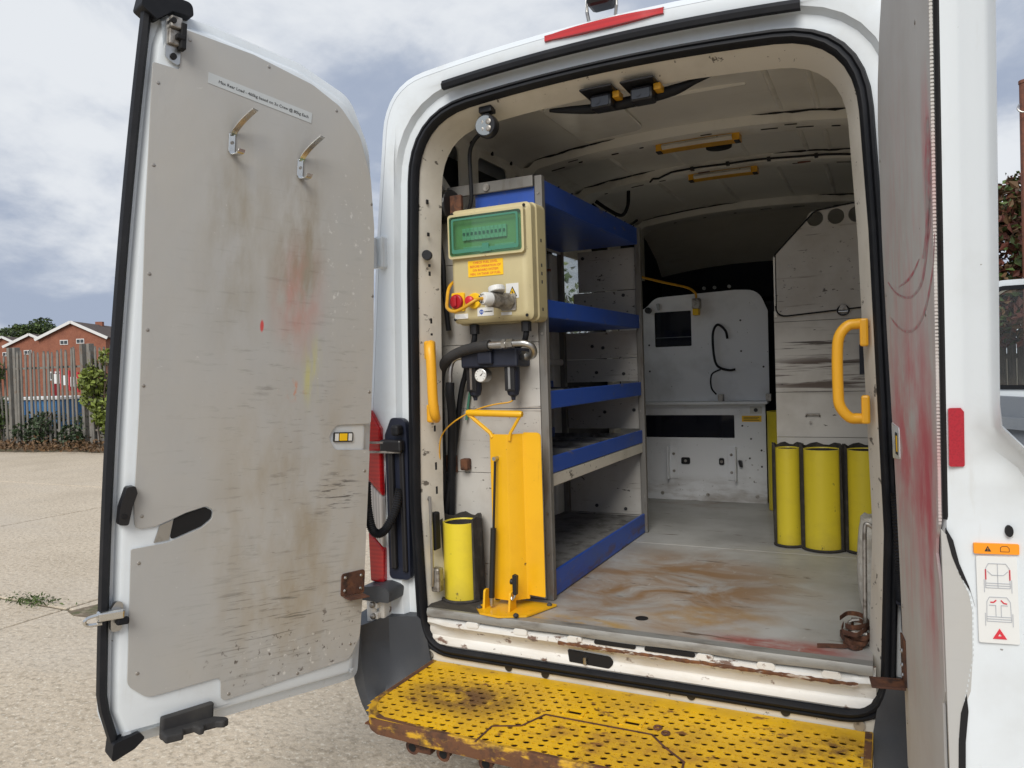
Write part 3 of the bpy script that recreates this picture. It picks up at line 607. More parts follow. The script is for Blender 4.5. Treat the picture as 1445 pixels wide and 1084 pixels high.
# below the seal: lower rear panel
MB().box(-.90, .90, .010, .05, .40, .566).build('lower_rear_panel', 'inner_cream', van, bevel=.006)
for x, z in ((-.42, .548), (-.28, .545), (.22, .552), (.50, .550)): MB().cyl((x, .012, z), (x, .004, z), .014, 14).build('plug', 'black_plastic', van)
MB().cyl((.70, .012, .545), (.70, .002, .545), .016, 16).build('grommet', 'zinc_dirty', van)
MB().cyl((-.745, .012, .545), (-.745, .002, .545), .014, 16).build('grommet', 'zinc_dirty', van)

# ---- interior lining
def roof_z(x, e=0): return 2.635 - .05 * (abs(x) / .72) ** 2.2 + e
rows = []
for j in range(27):
    y = .14 + (3.12 - .14) * j / 26
    rows.append([(x, y, roof_z(x)) for x in np.linspace(-.74, .74, 25)] + [(.80, y, 2.53)])
    rows[-1] = [(-.80, y, 2.53)] + rows[-1]
MB().grid(rows).build('roof_panel', 'roof_paint', van, smooth=50)
# pressed ribs and beads on the roof skin
def bow(y0, y1, drop, name='roof_bow'):
    rows = []
    for x in np.linspace(-.79, .79, 33):
        z = roof_z(x) if abs(x) < .74 else 2.555; z = min(z, roof_z(x)); d = drop
        rows.append([(x, y0, z + .004), (x, y0 + .008, z - d), (x, y0 + .03, z - d - .004), (x, y1 - .03, z - d - .004), (x, y1 - .008, z - d), (x, y1, z + .004)])
    return MB().grid(rows).build(name, 'rib_paint', van, smooth=30)
def slot(parent, x, y, w, z, d=.006, mat='hole_black', tilt=None):
    s = roof_z(x + .01) - roof_z(x - .01); s /= .02
    b = MB().prism(rrect(-w / 2, w / 2, -d, d, d * .9, 4), 'z', -.0008, .0008)
    b.v = [(x + a, y + c, z + e + s * a) for a, c, e in b.v]; return b.build('slot', mat, parent)
B1 = bow(1.00, 1.16, .040); B2 = bow(1.66, 1.80, .040); B3 = bow(2.78, 2.96, .045); B0 = bow(.145, .24, .022)
for bo, y, xsl in ((B1, 1.08, (-.62, -.5, -.33, -.2, .36, .5, .62)), (B2, 1.73, (-.6, -.42, -.28, .40, .62)), (B3, 2.87, (-.5, -.3, -.1, .1, .3, .52)), (B0, .19, (-.3, -.05, .2, .34, .46, .55))):
    for k, x in enumerate(xsl):
        dr = {B1: .040, B2: .040, B3: .045, B0: .022}[bo]
        slot(bo, x, y + random.uniform(-.012, .012), random.choice((.02, .035, .07)), roof_z(x) - dr - .0062, random.choice((.005, .007)))
for x, y in ((-.52, 1.03), (.1, 1.04), (.45, 1.03)): slot(B1, x, y, .05, roof_z(x) - .0462, .004)
for y, k in ((.995, 1), (1.165, 2), (1.655, 3), (2.775, 4), (2.965, 5)):
    for x0, x1 in ((-.72, -.30), (.30, .72)) if k % 2 else ((-.74, -.05), (.42, .74)):
        P = [(x, y + .004 * math.sin(x * 31 + k), roof_z(x) - .003 + .002 * math.sin(x * 47 + k)) for x in np.linspace(x0, x1, 14)]
        MB().tube(P, [(.0028 + .003 * abs(math.sin(i * 1.3 + k))) * min(1, .1 + .3 * min(i, 13 - i)) for i in range(14)], 6).build('roof_sealant', 'rubber', van)
def bead(x0, y0, x1, y1, w=.012, name='roof_bead'):
    n = 16; rows = []
    for k in range(n + 1):
        q = k / n; x = x0 + (x1 - x0) * q; y = y0 + (y1 - y0) * q; e = math.sin(math.pi * min(1, max(0, .03 + q * .94))) ** .3
        dx, dy = (w, 0) if abs(x1 - x0) < abs(y1 - y0) else (0, w)
        rows.append([(x - dx, y - dy, roof_z(x - dx) + .001), (x - dx * .4, y - dy * .4, roof_z(x) - .011 * e), (x + dx * .4, y + dy * .4, roof_z(x) - .011 * e), (x + dx, y + dy, roof_z(x + dx) + .001)])
    MB().grid(rows).build(name, 'rib_paint', van, smooth=60)
for x in (-.42, .42, .56): bead(x, .30, x, .97)
for x in (-.42, -.14, .18, .46, .56): bead(x, 1.20, x, 1.64)
for x in (-.36, -.05, .28, .52): bead(x, 1.84, x, 2.74)
bead(-.2, .60, .34, .60); bead(-.25, .36, .30, .42)
# glossy pressed roof panel near the rear left, paler to paint in a reflection
b = MB(); b.prism(rrect(-.50, -.22, .42, .92, .05), 'z', -.010, .0)
b.v = [(x + .08, y, z + roof_z(x + .08) - .004) for x, y, z in b.v]; b.build('roof_reflection_panel', 'roof_gloss_lit', van, bevel=.012, seg=3)
# header panel between the flange and the first bow: cream, with punched holes
rows = []
for x in np.linspace(-.66, .66, 25):
    z = 2.500 + .045 * (1 - (x / .742) ** 2); rows.append([(x, .10, z - .006), (x, .16, z + .012), (x, .20, z + .055), (x, .205, z + .09)])
MB().grid(rows).build('rear_header', 'inner_cream', van, smooth=40)
# side walls: outer skin is behind, inner frame members in front
def wall(sx):
    X = .845
    m = []
    if sx < 0:
        mem = [((.16, .72), (.16, 2.52), .10), ((.86, .72), (.86, 2.54), .13), ((1.44, .72), (1.44, 2.54), .12), ((2.42, .72), (2.42, 2.54), .14)]
    else:
        mem = [((.16, .72), (.16, 2.52), .10), ((.86, .72), (.86, 2.54), .13), ((1.66, .72), (1.66, 2.54), .14), ((2.42, .72), (2.42, 2.54), .14)]
    for (a, z0), (c, z1), w in [(m_[0], (m_[1][0], 2.2), m_[2]) for m_ in mem]:
        MB().box(*(sorted((sx * X, sx * (X - .045)))), a - w / 2, a + w / 2, z0, z1).build('wall_pillar', 'rib_paint', van, bevel=.012)
    rows = []
    for y in np.linspace(.13, 3.1, 20): rows.append([(sx * .70, y, 2.584), (sx * .745, y, 2.575), (sx * .770, y, 2.560), (sx * .778, y, 2.535)])
    cr = MB().grid(rows).build('cant_rail', 'rib_paint', van, smooth=40)
    for y in np.arange(.3, 2.9, .19):
        MB().box(*(sorted((sx * .764, sx * .7715))), y - .006, y + .006, 2.545, 2.565).build('slot', 'hole_black', cr)
    loops = [[(.14, 2.20), (3.05, 2.20), (3.05, 2.545), (.14, 2.545)]] + [rrect(a, c, 2.27, 2.515, .03) for a, c in ((.24, .40), (.56, .84), (.92, 1.26), (1.52, 1.86), (1.94, 2.26), (2.5, 2.9))]
    MB().prism(loops, 'x', sx * .776, sx * .784).build('upper_side_frame', 'rib_paint', van)
    # diagonal brace and mid rail in the upper bays
    MB().bar((sx * .83, .24, 2.38), (sx * .83, .80, 2.02), .04, .09, (sx, 0, 0)).build('brace', 'rib_paint', van, bevel=.008)
    MB().bar((sx * .83, .10, 1.62), (sx * .83, 3.0, 1.62), .035, .10, (sx, 0, 0)).build('mid_rail', 'rib_paint', van, bevel=.01)
    if sx > 0: MB().box(.86, .87, .1, 3.1, .5, 2.5).build('inner_skin', 'roof_paint', van)
    else:
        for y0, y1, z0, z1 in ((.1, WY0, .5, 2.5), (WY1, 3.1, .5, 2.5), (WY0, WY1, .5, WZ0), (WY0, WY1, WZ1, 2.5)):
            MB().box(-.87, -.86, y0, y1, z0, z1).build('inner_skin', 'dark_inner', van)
wall(-1); wall(1)
wn_ = MB().prism([rrect(WY0 - .03, WY1 + .03, WZ0 - .03, WZ1 + .03, .06), rrect(WY0 + .03, WY1 - .03, WZ0 + .03, WZ1 - .03, .05)], 'x', -.905, -.855).build('side_window', 'rubber', van)
MB().prism(rrect(WY0 + .02, WY1 - .02, WZ0 + .02, WZ1 - .02, .05), 'x', -.884, -.880).build('pane', 'glass', wn_)
MB().box(-.86, .86, 3.06, 3.12, .5, 2.03).build('bulkhead', 'cab_dark', van)
MB().grid([[(x, 2.95, roof_z(x) - .002), (x, 3.2, roof_z(x) - .06), (x, 3.45, roof_z(x) - .17), (x, 3.65, roof_z(x) - .33)] for x in np.linspace(-.80, .80, 21)]).build('cab_roof_panel', 'roof_paint', van, smooth=50)
MB().box(-.80, .80, 3.60, 3.64, 1.9, 2.34).box(-.86, .86, 3.06, 3.64, 2.0, 2.03).build('cab_shelf', 'cab_dark', van)
MB().box(-.95, .95, .03, 3.4, .46, .50).build('underfloor', 'dark_inner', van)
for sx in (-1, 1): MB().box(*sorted((sx * .80, sx * .82)), 2.96, 3.64, 1.9, 2.56).build('cab_side', 'cab_dark', van)
for x in (-.47, -.39, -.28): MB().cyl((x, 3.58, 2.17), (x, 3.605, 2.17), .013, 10).build('bulkhead_bolt', 'steel', van)

# ---- jambs, tail lamps, bumper corners (both sides)
def mirror(b, s):
    if s > 0: b.v = [(-x, y, z) for x, y, z in b.v]
    return b
for s in (-1, 1):
    j = mirror(MB().prism(fillet([(-.905, .82, .02), (-.812, .82, .02), (-.806, 1.30, .0), (-.812, 1.42, .03), (-.875, 1.425, .02), (-.905, 1.36, .02)]), 'y', -.006, .02), s).build('jamb_trim', 'navy_black', van, bevel=.006)
    mirror(MB().box(-.884, -.862, -.024, -.004, .86, 1.34), s).build('rib', 'black_plastic', j, bevel=.006)
    mirror(MB().box(-.838, -.818, -.018, -.004, .85, 1.30), s).build('rib', 'black_plastic', j, bevel=.006)
    lamp = mirror(MB().prism(fillet([(-.985, .80, .01), (-.918, .80, .01), (-.908, 1.38, .01), (-.955, 1.45, .015), (-.99, 1.44, .01)]), 'y', .0, .10), s).build('tail_lamp', 'black_plastic', van, bevel=.008)
    for nm, mt, poly in (('upper_lens', 'red_lamp', [(-.992, 1.448), (-.958, 1.455), (-.914, 1.385), (-.914, 1.13), (-.987, 1.20)]),
                         ('middle_lens', 'clear_lamp', [(-.987, 1.197), (-.914, 1.127), (-.916, .935), (-.985, 1.00)]),
                         ('lower_lens', 'red_lamp', [(-.985, .997), (-.916, .932), (-.920, .805), (-.982, .805)])):
        mirror(MB().prism(poly, 'y', -.024, .002), s).build(nm, mt, lamp, bevel=.007)
    mirror(MB().prism(fillet([(-.995, .752, .01), (-.855, .752, .01), (-.852, .800, .02), (-.90, .812, .02), (-.995, .797, .02)]), 'y', -.085, .03), s).build('lamp_ledge', 'bumper_grey', van, bevel=.014, seg=3)
    # bumper corner: scooped plastic moulding
    rows = []
    zt = [.672, .660, .60, .52, .44, .38, .345]
    for i, z in enumerate(zt):
        q = i / 6; tk = max(0, q - .55) / .45
        rows.append([(-1.045 + .03 * tk, .30, z), (-1.05 + .05 * tk, .0, z), (-1.04 + .06 * tk, -.085, z), (-1.0 + .06 * tk, -.125, z), (-.955 + .05 * tk, -.125 - .01 * tk, z),
                     (-.93 + .05 * tk, -.09 - .05 * tk, z + .006 - .03 * tk), (-.895, -.035 - .10 * tk, z + .010 - .03 * tk), (-.83, -.012 - .13 * tk ** 2, z + .014 - .02 * tk), (-.785 + .05 * min(1, q * 2.2), -.006 - .15 * tk ** 2, z + .016 - .02 * tk)])
    b = MB().grid(rows); b.grid([[(x, y, z) for x, y, z in rows[0]], [(x, max(y, .03) if i > 3 else .06, z + .004) for i, (x, y, z) in enumerate(rows[0])]])
    mirror(b, s).build('bumper_corner', 'bumper_grey', van, smooth=38)
    # lower hinge: cast white knuckles
    h = mirror(MB().box(-.93, -.905, -.05, .02, .665, .752), s).build('door_hinge', 'sill_white', van, bevel=.006)
    mirror(MB().cyl((-.95, -.062, .665), (-.95, -.062, .755), .018, 12).box(-.965, -.92, -.07, -.03, .680, .705).box(-.965, -.92, -.07, -.03, .720, .742), s).build('knuckle', 'sill_white', h, bevel=.003)
    mirror(MB().ball((-.938, -.075, .735), .012).ball((-.938, -.072, .692), .012), s).build('bolt_head', 'zinc_dirty', h)
    h = mirror(MB().box(-.905, -.868, -.030, .01, 1.98, 2.10), s).build('door_hinge', 'white', van, bevel=.008)
    mirror(MB().cyl((-.905, -.042, 1.98), (-.905, -.042, 2.09), .016, 12), s).build('knuckle', 'white', h)
    # corrugated cable sleeve from body to door
    if s < 0: P = [(-.842, -.012, 1.16), (-.845, -.045, 1.08), (-.868, -.085, 1.015), (-.895, -.11, 1.02), (-.905, -.125, 1.10), (-.900, -.135, 1.20)]
    else: P = [(.808, -.03, 1.22), (.812, -.05, 1.14), (.815, -.055, 1.04), (.816, -.055, .98), (.817, -.045, .93)]
    Q, _ = catmull([Vector(p) for p in P], 22)
    rad = [(.0175 if (k // 1) % 2 else .0145) for k in range(len(Q))]
    MB().tube(Q, rad, 12).build('cable_sleeve', 'rubber', van, smooth=60)
    # door check strap
    c = mirror(MB().box(-.905, -.81, -.045, -.012, 1.30, 1.345), s).build('check_strap', 'black_plastic', van, bevel=.008)
    mirror(MB().bar((-.955, -.05, 1.335), (-.82, -.03, 1.335), .010, .008).bar((-.955, -.05, 1.30), (-.82, -.03, 1.30), .010, .008), s).build('strap_bar', 'zinc_dirty', c)
    mirror(MB().box(-.85, -.815, -.05, -.01, 1.36, 1.40), s).build('buffer', 'rubber', c, bevel=.01)
# dark lower jamb plates on the right
MB().prism(fillet([(.812, .64, .02), (.868, .64, .02), (.868, .78, .02), (.835, .79, .02), (.828, .81, .0), (.812, .81, .01)]), 'y', -.006, .02).build('jamb_trim', 'navy_black', van, bevel=.005)
MB().prism(fillet([(.800, .905, .01), (.86, .905, .01), (.86, .955, .01), (.800, .955, .01)]), 'y', -.010, .02).build('jamb_plug', 'navy_black', van, bevel=.005)
# wheels
for x in (-.93, .93):
    for y in (1.05, 4.55):
        w = MB().tube([(x - .10, y, .34), (x - .09, y, .34), (x + .09, y, .34), (x + .10, y, .34)], [.31, .34, .34, .31], 32).build('wheel', 'tyre', van, smooth=40)
        MB().cyl((x - .105, y, .34), (x + .105, y, .34), .20, 24).build('rim', 'zinc_dirty', w)
# grab handles on the rear pillars
hl = MB().tube([(-.722, .05, 1.688), (-.705, .02, 1.690), (-.694, -.004, 1.672), (-.686, -.012, 1.62), (-.684, -.012, 1.50), (-.684, -.004, 1.445), (-.690, .015, 1.422), (-.712, .05, 1.420)], [.016, .017, .0185, .0185, .0185, .0185, .017, .016], 14, 6).build('grab_handle', 'handle_yellow', van, smooth=60)
MB().box(-.738, -.706, .020, .06, 1.635, 1.706).build('mount', 'handle_yellow', hl, bevel=.008)
MB().box(-.736, -.700, .020, .06, 1.404, 1.472).build('mount', 'handle_yellow', hl, bevel=.008)
hr = MB().tube([(.742, .06, 1.690), (.715, .055, 1.690), (.690, .05, 1.685), (.668, .045, 1.655), (.662, .045, 1.60), (.662, .045, 1.50), (.666, .045, 1.455), (.690, .05, 1.422), (.715, .055, 1.418), (.742, .06, 1.418)], .0155, 12, 5).build('grab_handle', 'handle_yellow', van, smooth=60)
MB().box(.722, .745, .04, .07, 1.625, 1.705).build('mount', 'handle_yellow', hr, bevel=.006)
MB().box(.722, .745, .04, .07, 1.403, 1.485).build('mount', 'handle_yellow', hr, bevel=.006)
# punched holes and marks of the left pillar
for k, (z, w, h) in enumerate(((2.22, .006, .012), (2.10, .006, .010), (1.985, .005, .008), (1.955, .004, .012), (1.78, .003, .014), (1.73, .004, .006), (1.56, .006, .012), (1.38, .003, .016), (1.24, .003, .02), (1.15, .003, .02))):
    MB().prism(rrect(-.7235 - w * .55, -.7235 + w * .55, z - h * .7, z + h * .7, w * .4, 3), 'y', .0535, .062).build('pillar_slot', 'hole_black', van)
MB().cyl((-.727, .055, 2.022), (-.720, .035, 2.022), .018, 16).build('pillar_buffer', 'rubber', van)
# latch striker rod in the left pillar
MB().tube([(-.755, .05, 1.118), (-.735, .02, 1.120), (-.727, .015, 1.11), (-.727, .015, .86), (-.732, .018, .80)], .006, 8, 4).build('pillar_rod', 'steel', van)
MB().prism(rrect(-.742, -.716, .93, 1.07, .008), 'y', .030, .06).build('pillar_opening', 'hole_black', van)
MB().box(-.742, -.705, .022, .06, .775, .865).build('pillar_latch', 'zinc_dirty', van, bevel=.008)

# ---- rear doors
def door_matrix(side, ang, lean, xh, yh=-.03, z0=.5):
    P = Vector((side * xh, yh, z0)); rot = Matrix.Rotation(R(ang) * side, 4, Vector((-side * lean, 0, 1)).normalized())
    return Matrix.Translation(P) @ rot @ Matrix.Translation(-P)
def smoothloop(pts): return fillet(pts, 5)
# left door (closed coordinates: x across, z up, +y is the inner face)
def free_x(z): return .060 + .045 * max(0, 1 - ((z - 1.25) / 1.35) ** 2)
skin = [(.062, .474, .02)] + [(-.30, .479, 0), (-.70, .486, .0), (-.758, .492, .05), (-.765, .9, 0), (-.762, 1.4, 0), (-.752, 1.8, 0), (-.735, 2.1, .2), (-.700, 2.38, .2), (-.615, 2.535, .1), (-.42, 2.592, .1), (-.12, 2.612, 0), (.045, 2.605, .02)]
skin = fillet(skin, 5) + [(free_x(z), z) for z in (2.5, 2.3, 2.1, 1.9, 1.7, 1.5, 1.3, 1.1, .9, .7, .58)]
def inset(loop, d):
    n = len(loop); out = []; area = sum(loop[i][0] * loop[(i + 1) % n][1] - loop[(i + 1) % n][0] * loop[i][1] for i in range(n)); sg = 1 if area > 0 else -1
    for i in range(n):
        p, a, c = Vector(loop[i]), Vector(loop[i - 1]), Vector(loop[(i + 1) % n]); t = (c - a)
        if t.length < 1e-6: out.append(tuple(p)); continue
        t.normalize(); out.append(tuple(p + Vector((-t.y, t.x)) * d * sg))
    return out
ld = MB()
R0 = [(x, -.062, z) for x, z in skin]; R1 = [(x, -.036, z) for x, z in inset(skin, -.004)]; R2 = [(x, -.030, z) for x, z in inset(skin, .012)]
R3 = [(x, -.028, z) for x, z in inset(skin, .026)]; R4 = [(x, -.006, z) for x, z in inset(skin, .040)]; R5 = [(x, -.002, z) for x, z in inset(skin, .050)]
ld.grid([R0, R1, R2, R3, R4, R5], True)
n = len(skin); base = 5 * n
for t3 in tessellate_polygon([[Vector((p[0], p[2], 0)) for p in R5]]): ld.f.append(tuple(base + i for i in t3))
for t3 in tessellate_polygon([[Vector((p[0], p[2], 0)) for p in R0]]): ld.f.append(tuple(t3))
left_door = ld.build('rear_door', 'white_door', van, smooth=32, local=True)
left_door.matrix_local = door_matrix(-1, 110, .05, .90); left_door['label'] = 'left rear door with grey scuffed lining and two coat hooks'
D = left_door
def dl(b, name, mat, **k): return b.build(name, mat, D, local=True, **k)
tl = fillet([(.045, 2.44, .008), (-.028, 2.44, .006), (-.031, 2.561, .01), (-.25, 2.556, 0), (-.452, 2.525, .1), (-.56, 2.482, .08), (-.640, 2.405, .1), (-.692, 2.27, .1), (-.716, 2.1, .1), (-.736, 1.7, 0), (-.741, 1.408, .01), (-.600, 1.404, .03), (-.575, 1.362, .02), (-.600, 1.318, .03), (-.742, 1.315, .01), (-.745, .9, 0), (-.738, .65, .05), (-.700, .577, .04), (-.45, .560, 0), (-.241, .544, .02), (-.237, .622, .02), (-.02, .612, .05), (.036, .66, .04), (.043, 1.052, .005), (-.055, 1.060, .03), (-.155, 1.094, .03), (-.186, 1.118, .02), (-.190, 1.146, .015), (-.165, 1.160, .015), (-.110, 1.146, .03), (-.02, 1.112, .03), (.035, 1.108, .02), (.040, 1.18, .02), (.038, 1.45, 0), (.046, 2.0, 0)], 5)
dl(MB().prism(tl, 'y', .0005, .005), 'lining_panel', 'trim_grey', bevel=.0012, seg=1)
dl(MB().prism(fillet([(-.064, 1.066, .01), (-.155, 1.098, .03), (-.184, 1.120, .02), (-.187, 1.144, .012), (-.164, 1.156, .015), (-.108, 1.142, .03), (-.074, 1.128, 0)], 4), 'y', -.0018, .0008), 'slot_opening', 'hole_black')
dl(MB().prism([(-.020, 1.064), (-.062, 1.068), (-.072, 1.126), (-.034, 1.112)], 'y', -.0018, .0012), 'slot_plate', 'steel')
# rubber weatherstrip down the free edge
rows = []
for k in range(45):
    z = .50 + (2.58 - .50) * k / 44; x = free_x(z) + (.02 * max(0, (.62 - z) / .12) * -1.6 if z < .62 else 0)
    rows.append([(x - .014, -.029, z), (x - .013, -.012, z), (x - .004, -.002, z), (x + .009, -.006, z), (x + .013, -.024, z), (x + .006, -.045, z)])
dl(MB().grid(rows), 'weatherstrip', 'rubber', smooth=60)
dl(MB().prism(fillet([(.085, 2.585, .01), (.075, 2.640, .015), (-.055, 2.640, .02), (-.060, 2.600, .01), (.0, 2.598, .01), (.04, 2.560, .01)]), 'y', -.06, .012), 'corner_seal', 'rubber', bevel=.01)
dl(MB().prism(fillet([(.072, .452, .01), (.068, .505, .01), (.0, .520, .01), (-.018, .500, .01), (.01, .476, .01)]), 'y', -.05, .014), 'corner_foot', 'rubber', bevel=.008)
# top latch
la = dl(MB().prism(fillet([(-.028, 2.445, .012), (.014, 2.462, .012), (.016, 2.572, .01), (-.026, 2.580, .01)]), 'y', .0055, .010), 'top_latch', 'steel', bevel=.002)
la2 = MB().box(-.022, .010, .010, .034, 2.545, 2.578).box(-.022, .010, .010, .022, 2.50, 2.545); dl(la2, 'latch_claw', 'zinc_dirty', bevel=.004)
dl(MB().box(-.030, -.006, .012, .040, 2.515, 2.530).box(-.034, -.018, .010, .038, 2.49, 2.565), 'latch_gap', 'hole_black', bevel=.003)
dl(MB().cyl((.004, .009, 2.562), (.004, .040, 2.562), .008, 10).cyl((-.008, .009, 2.47), (-.008, .016, 2.47), .009, 12), 'latch_bolt', 'hole_black')
# sticker with its line of text
st = MB(); ang = (2.415 - 2.4425) / (-.4535 + .1125)
st.add([(-.112, .0062, 2.427), (-.4535, .0062, 2.398), (-.4555, .0062, 2.432), (-.112, .0062, 2.459), (-.112, .0050, 2.427), (-.4535, .0050, 2.398), (-.4555, .0050, 2.432), (-.112, .0050, 2.459)], [(0, 1, 2, 3), (4, 7, 6, 5), (0, 4, 5, 1), (1, 5, 6, 2), (2, 6, 7, 3), (3, 7, 4, 0)])
dl(st, 'load_sticker', 'sticker_pale')
# text readable from the +y side: mirror x direction
mt = Matrix.Translation((-.293, .0066, 2.4275)) @ Matrix(((-1, 0, 0, 0), (0, 0, 1, 0), (0, 1, 0, 0), (0, 0, 0, 1))) @ Matrix.Rotation(-math.atan(.0815), 4, 'Z')
text('sticker_text', 'Max Rear Load - 460kg based on 3x Crew @ 80kg Each', .0132, 'ink_black', D, mt, local=True)
# coat hooks
for hx, hz in ((-.192, 2.262), (-.421, 2.238)):
    b = MB()
    P = [(hx - .004, .006, hz + .030), (hx - .006, .012, hz + .045), (hx - .020, .034, hz + .075), (hx - .040, .062, hz + .105), (hx - .043, .066, hz + .108)]
    rows = []
    for q in catmull([Vector(p) for p in P], 4)[0]: rows.append([q + Vector((.010, .004, 0)), q + Vector((-.010, -.004, 0)), q + Vector((-.010, -.001, -.003)), q + Vector((.010, .007, -.003))])
    b.grid(rows, True)
    hk = dl(b, 'coat_hook', 'steel_bright', smooth=40)
    dl(MB().box(hx - .011, hx + .011, .005, .0095, hz - .022, hz + .034), 'hook_plate', 'steel_bright', bevel=.003)
    P = [(hx, .008, hz - .018), (hx - .004, .016, hz - .030), (hx - .014, .034, hz - .026), (hx - .018, .040, hz - .014)]; rows = []
    for q in catmull([Vector(p) for p in P], 4)[0]: rows.append([q + Vector((.010, 0, 0)), q + Vector((-.010, 0, 0)), q + Vector((-.010, .003, -.002)), q + Vector((.010, .003, -.002))])
    dl(MB().grid(rows, True), 'hook_tail', 'steel_bright', smooth=40)
    dl(MB().cyl((hx, .0095, hz + .006), (hx, .0125, hz + .006), .005, 8), 'hook_screw', 'zinc_dirty')
# rivets
scr = MB().tube([(0, 0, 0), (0, .0012, 0), (0, .0016, 0)], [.0055, .0048, .003], 10)
r0 = None
for x, z in ((.028, 2.385), (.030, 2.15), (-.055, 2.535), (-.30, 2.535), (-.545, 2.465), (.028, 1.84), (-.70, 2.18), (-.722, 1.86), (-.728, 1.52), (.030, 1.52), (-.725, 1.24), (.018, 1.145), (.020, 1.01), (.010, .69), (-.70, .63), (-.50, .572), (-.265, .562), (.026, 1.68)):
    if r0 is None: r0 = dl(scr, 'rivet', 'zinc_dirty', smooth=40); o = r0
    else: o = r0.copy(); COL.objects.link(o); o.parent = D
    o.location = (x, .0048, z)
# lock window with yellow lever
dl(MB().prism(fillet([(-.595, 1.345, .006), (-.672, 1.345, .006), (-.672, 1.378, .006), (-.595, 1.378, .006)]), 'y', -.001, .004), 'lock_window', 'ink_black')
dl(MB().box(-.648, -.618, .003, .0055, 1.349, 1.374), 'lock_lever', 'sticker_yellow', bevel=.001)
dl(MB().box(-.614, -.600, .0035, .0048, 1.349, 1.374).box(-.667, -.653, .0035, .0048, 1.349, 1.374), 'lock_icon', 'sticker_white')
# inner release handle, side latch, rubber block, rust bracket
ih = dl(MB().prism(fillet([(.084, 1.128, .008), (.058, 1.125, .008), (.050, 1.175, .01), (.038, 1.215, .008), (.044, 1.236, .008), (.066, 1.234, .01), (.082, 1.178, .01)]), 'y', -.004, .024), 'release_handle', 'black_plastic', bevel=.007, seg=3)
dl(MB().cyl((.070, .022, 1.152), (.070, .027, 1.152), .008, 12), 'handle_bolt', 'hole_black')
dl(MB().prism(fillet([(.088, .825, .012), (.060, .825, .012), (.058, .905, .014), (.076, .912, .014), (.090, .89, .01)]), 'y', -.004, .010), 'side_latch', 'steel', bevel=.003)
dl(MB().box(.060, .128, .008, .034, .866, .892), 'latch_body', 'steel_bright', bevel=.005)
dl(MB().tube([(.12, .020, .884), (.150, .018, .878), (.158, .018, .868), (.148, .018, .858), (.115, .020, .858)], .005, 8, 4), 'latch_loop', 'steel_bright')
dl(MB().box(.045, .078, .010, .030, .846, .866), 'latch_bumper', 'rubber', bevel=.005)
bb = dl(MB().prism([(-.060, .545), (-.060, .478), (-.215, .480), (-.215, .553)], 'y', -.003, .020), 'door_stop', 'rubber_dusty', bevel=.006)
dl(MB().prism([[(-.055, .012), (-.055, .065), (-.105, .070), (-.115, .045), (-.145, .045), (-.150, .072), (-.165, .072), (-.172, .052), (-.205, .052), (-.225, .068), (-.245, .060), (-.245, .040), (-.215, .012)]], 'z', .488, .510), 'stop_jaw', 'rubber_dusty', bevel=.005)
dl(MB().prism(fillet([(-.650, .805, .01), (-.744, .805, .01), (-.744, .890, .012), (-.650, .884, .012)]), 'y', .0052, .0095), 'bracket_plate', 'rust_brown', bevel=.001)
dl(MB().box(-.740, -.660, .0095, .052, .800, .8045), 'bracket_foot', 'rust_brown', bevel=.001)
for x in (-.664, -.728):
    for z in (.824, .870): dl(MB().ball((x, .0105, z), (.006, .004, .006), 8, 6), 'bracket_rivet', 'steel')
# ---- right door: seen almost edge-on, thick lower half
def dep(z): q = min(1, max(0, (1.47 - z) / .12)); q = q * q * (3 - 2 * q); return .072 + .095 * q
def ez(z): return -.10 * max(0, z - 1.3)
def hx_(z): return float(np.interp(z, [.48, .7, 1.07, 1.42, 1.65, 1.88, 2.2, 2.32, 2.45, 2.62], [.605, .612, .622, .662, .705, .738, .738, .70, .60, .36]))
rd = MB(); rows = []
for z in np.linspace(.48, 2.615, 60):
    d = dep(z); h = hx_(z)
    rows.append([(h, -.055, z), (h + .004, -.020, z), (h - .004, -.006, z), (h - .022, -.002, z), (.055 + ez(z), -.002, z), (.040 + ez(z), -.006, z), (.034 + ez(z), -.030, z), (.030 + ez(z), -d + .035, z), (.018 + ez(z), -d + .020, z), (.012 + ez(z), -d + .006, z), (.006 + ez(z), -d, z), (-.012 + ez(z), -d - .006, z), (.03 + ez(z), -d - .016, z), (h - .05, -d - .02, z)])
rd.grid(rows, True); nn_ = len(rows[0]); rd.f.append(tuple(range(nn_))); rd.f.append(tuple((len(rows) - 1) * nn_ + k for k in range(nn_)))
right_door = rd.build('rear_door', 'white_door', van, smooth=38, local=True)
right_door.matrix_local = door_matrix(1, 96.4, .012, .828); right_door['label'] = 'right rear door with red-smeared lining, a red reflector and warning stickers on its edge'
D = right_door
tr = [(hx_(z) - .012, z) for z in np.linspace(.58, 2.5, 20)] + [(.046 + ez(2.56), 2.56)] + [(.046 + ez(z) + .002 * math.sin(z * 40), z) for z in np.linspace(2.4, 1.28, 14)] + [(.075, 1.25), (.085, 1.22), (.060, 1.18), (.046, 1.14), (.046, .98), (.072, .95), (.076, .80), (.060, .62)]
dl(MB().prism(tr, 'y', .0005, .0055), 'lining_panel', 'trim_grey_red', bevel=.001, seg=1)
dl(MB().grid([[(.0392 + ez(z), -.0085, z), (.0392 + ez(z), -.0055, z), (.046 + ez(z), -.0012, z)] for z in np.linspace(1.29, 2.5, 20)]), 'lining_shadow_gap', 'hole_black')
dl(MB().prism([[(.0045, 1.275), (-.006, 1.262), (-.012, 1.225), (-.024, 1.19), (-.036, 1.16), (-.040, 1.13), (-.038, 1.05), (-.033, .99), (-.020, .955), (-.014, .90), (-.012, .84), (-.016, .76), (-.012, .70), (.0045, .70)]], 'x', .0335, .0425), 'lining_flap', 'trim_grey', bevel=.001)
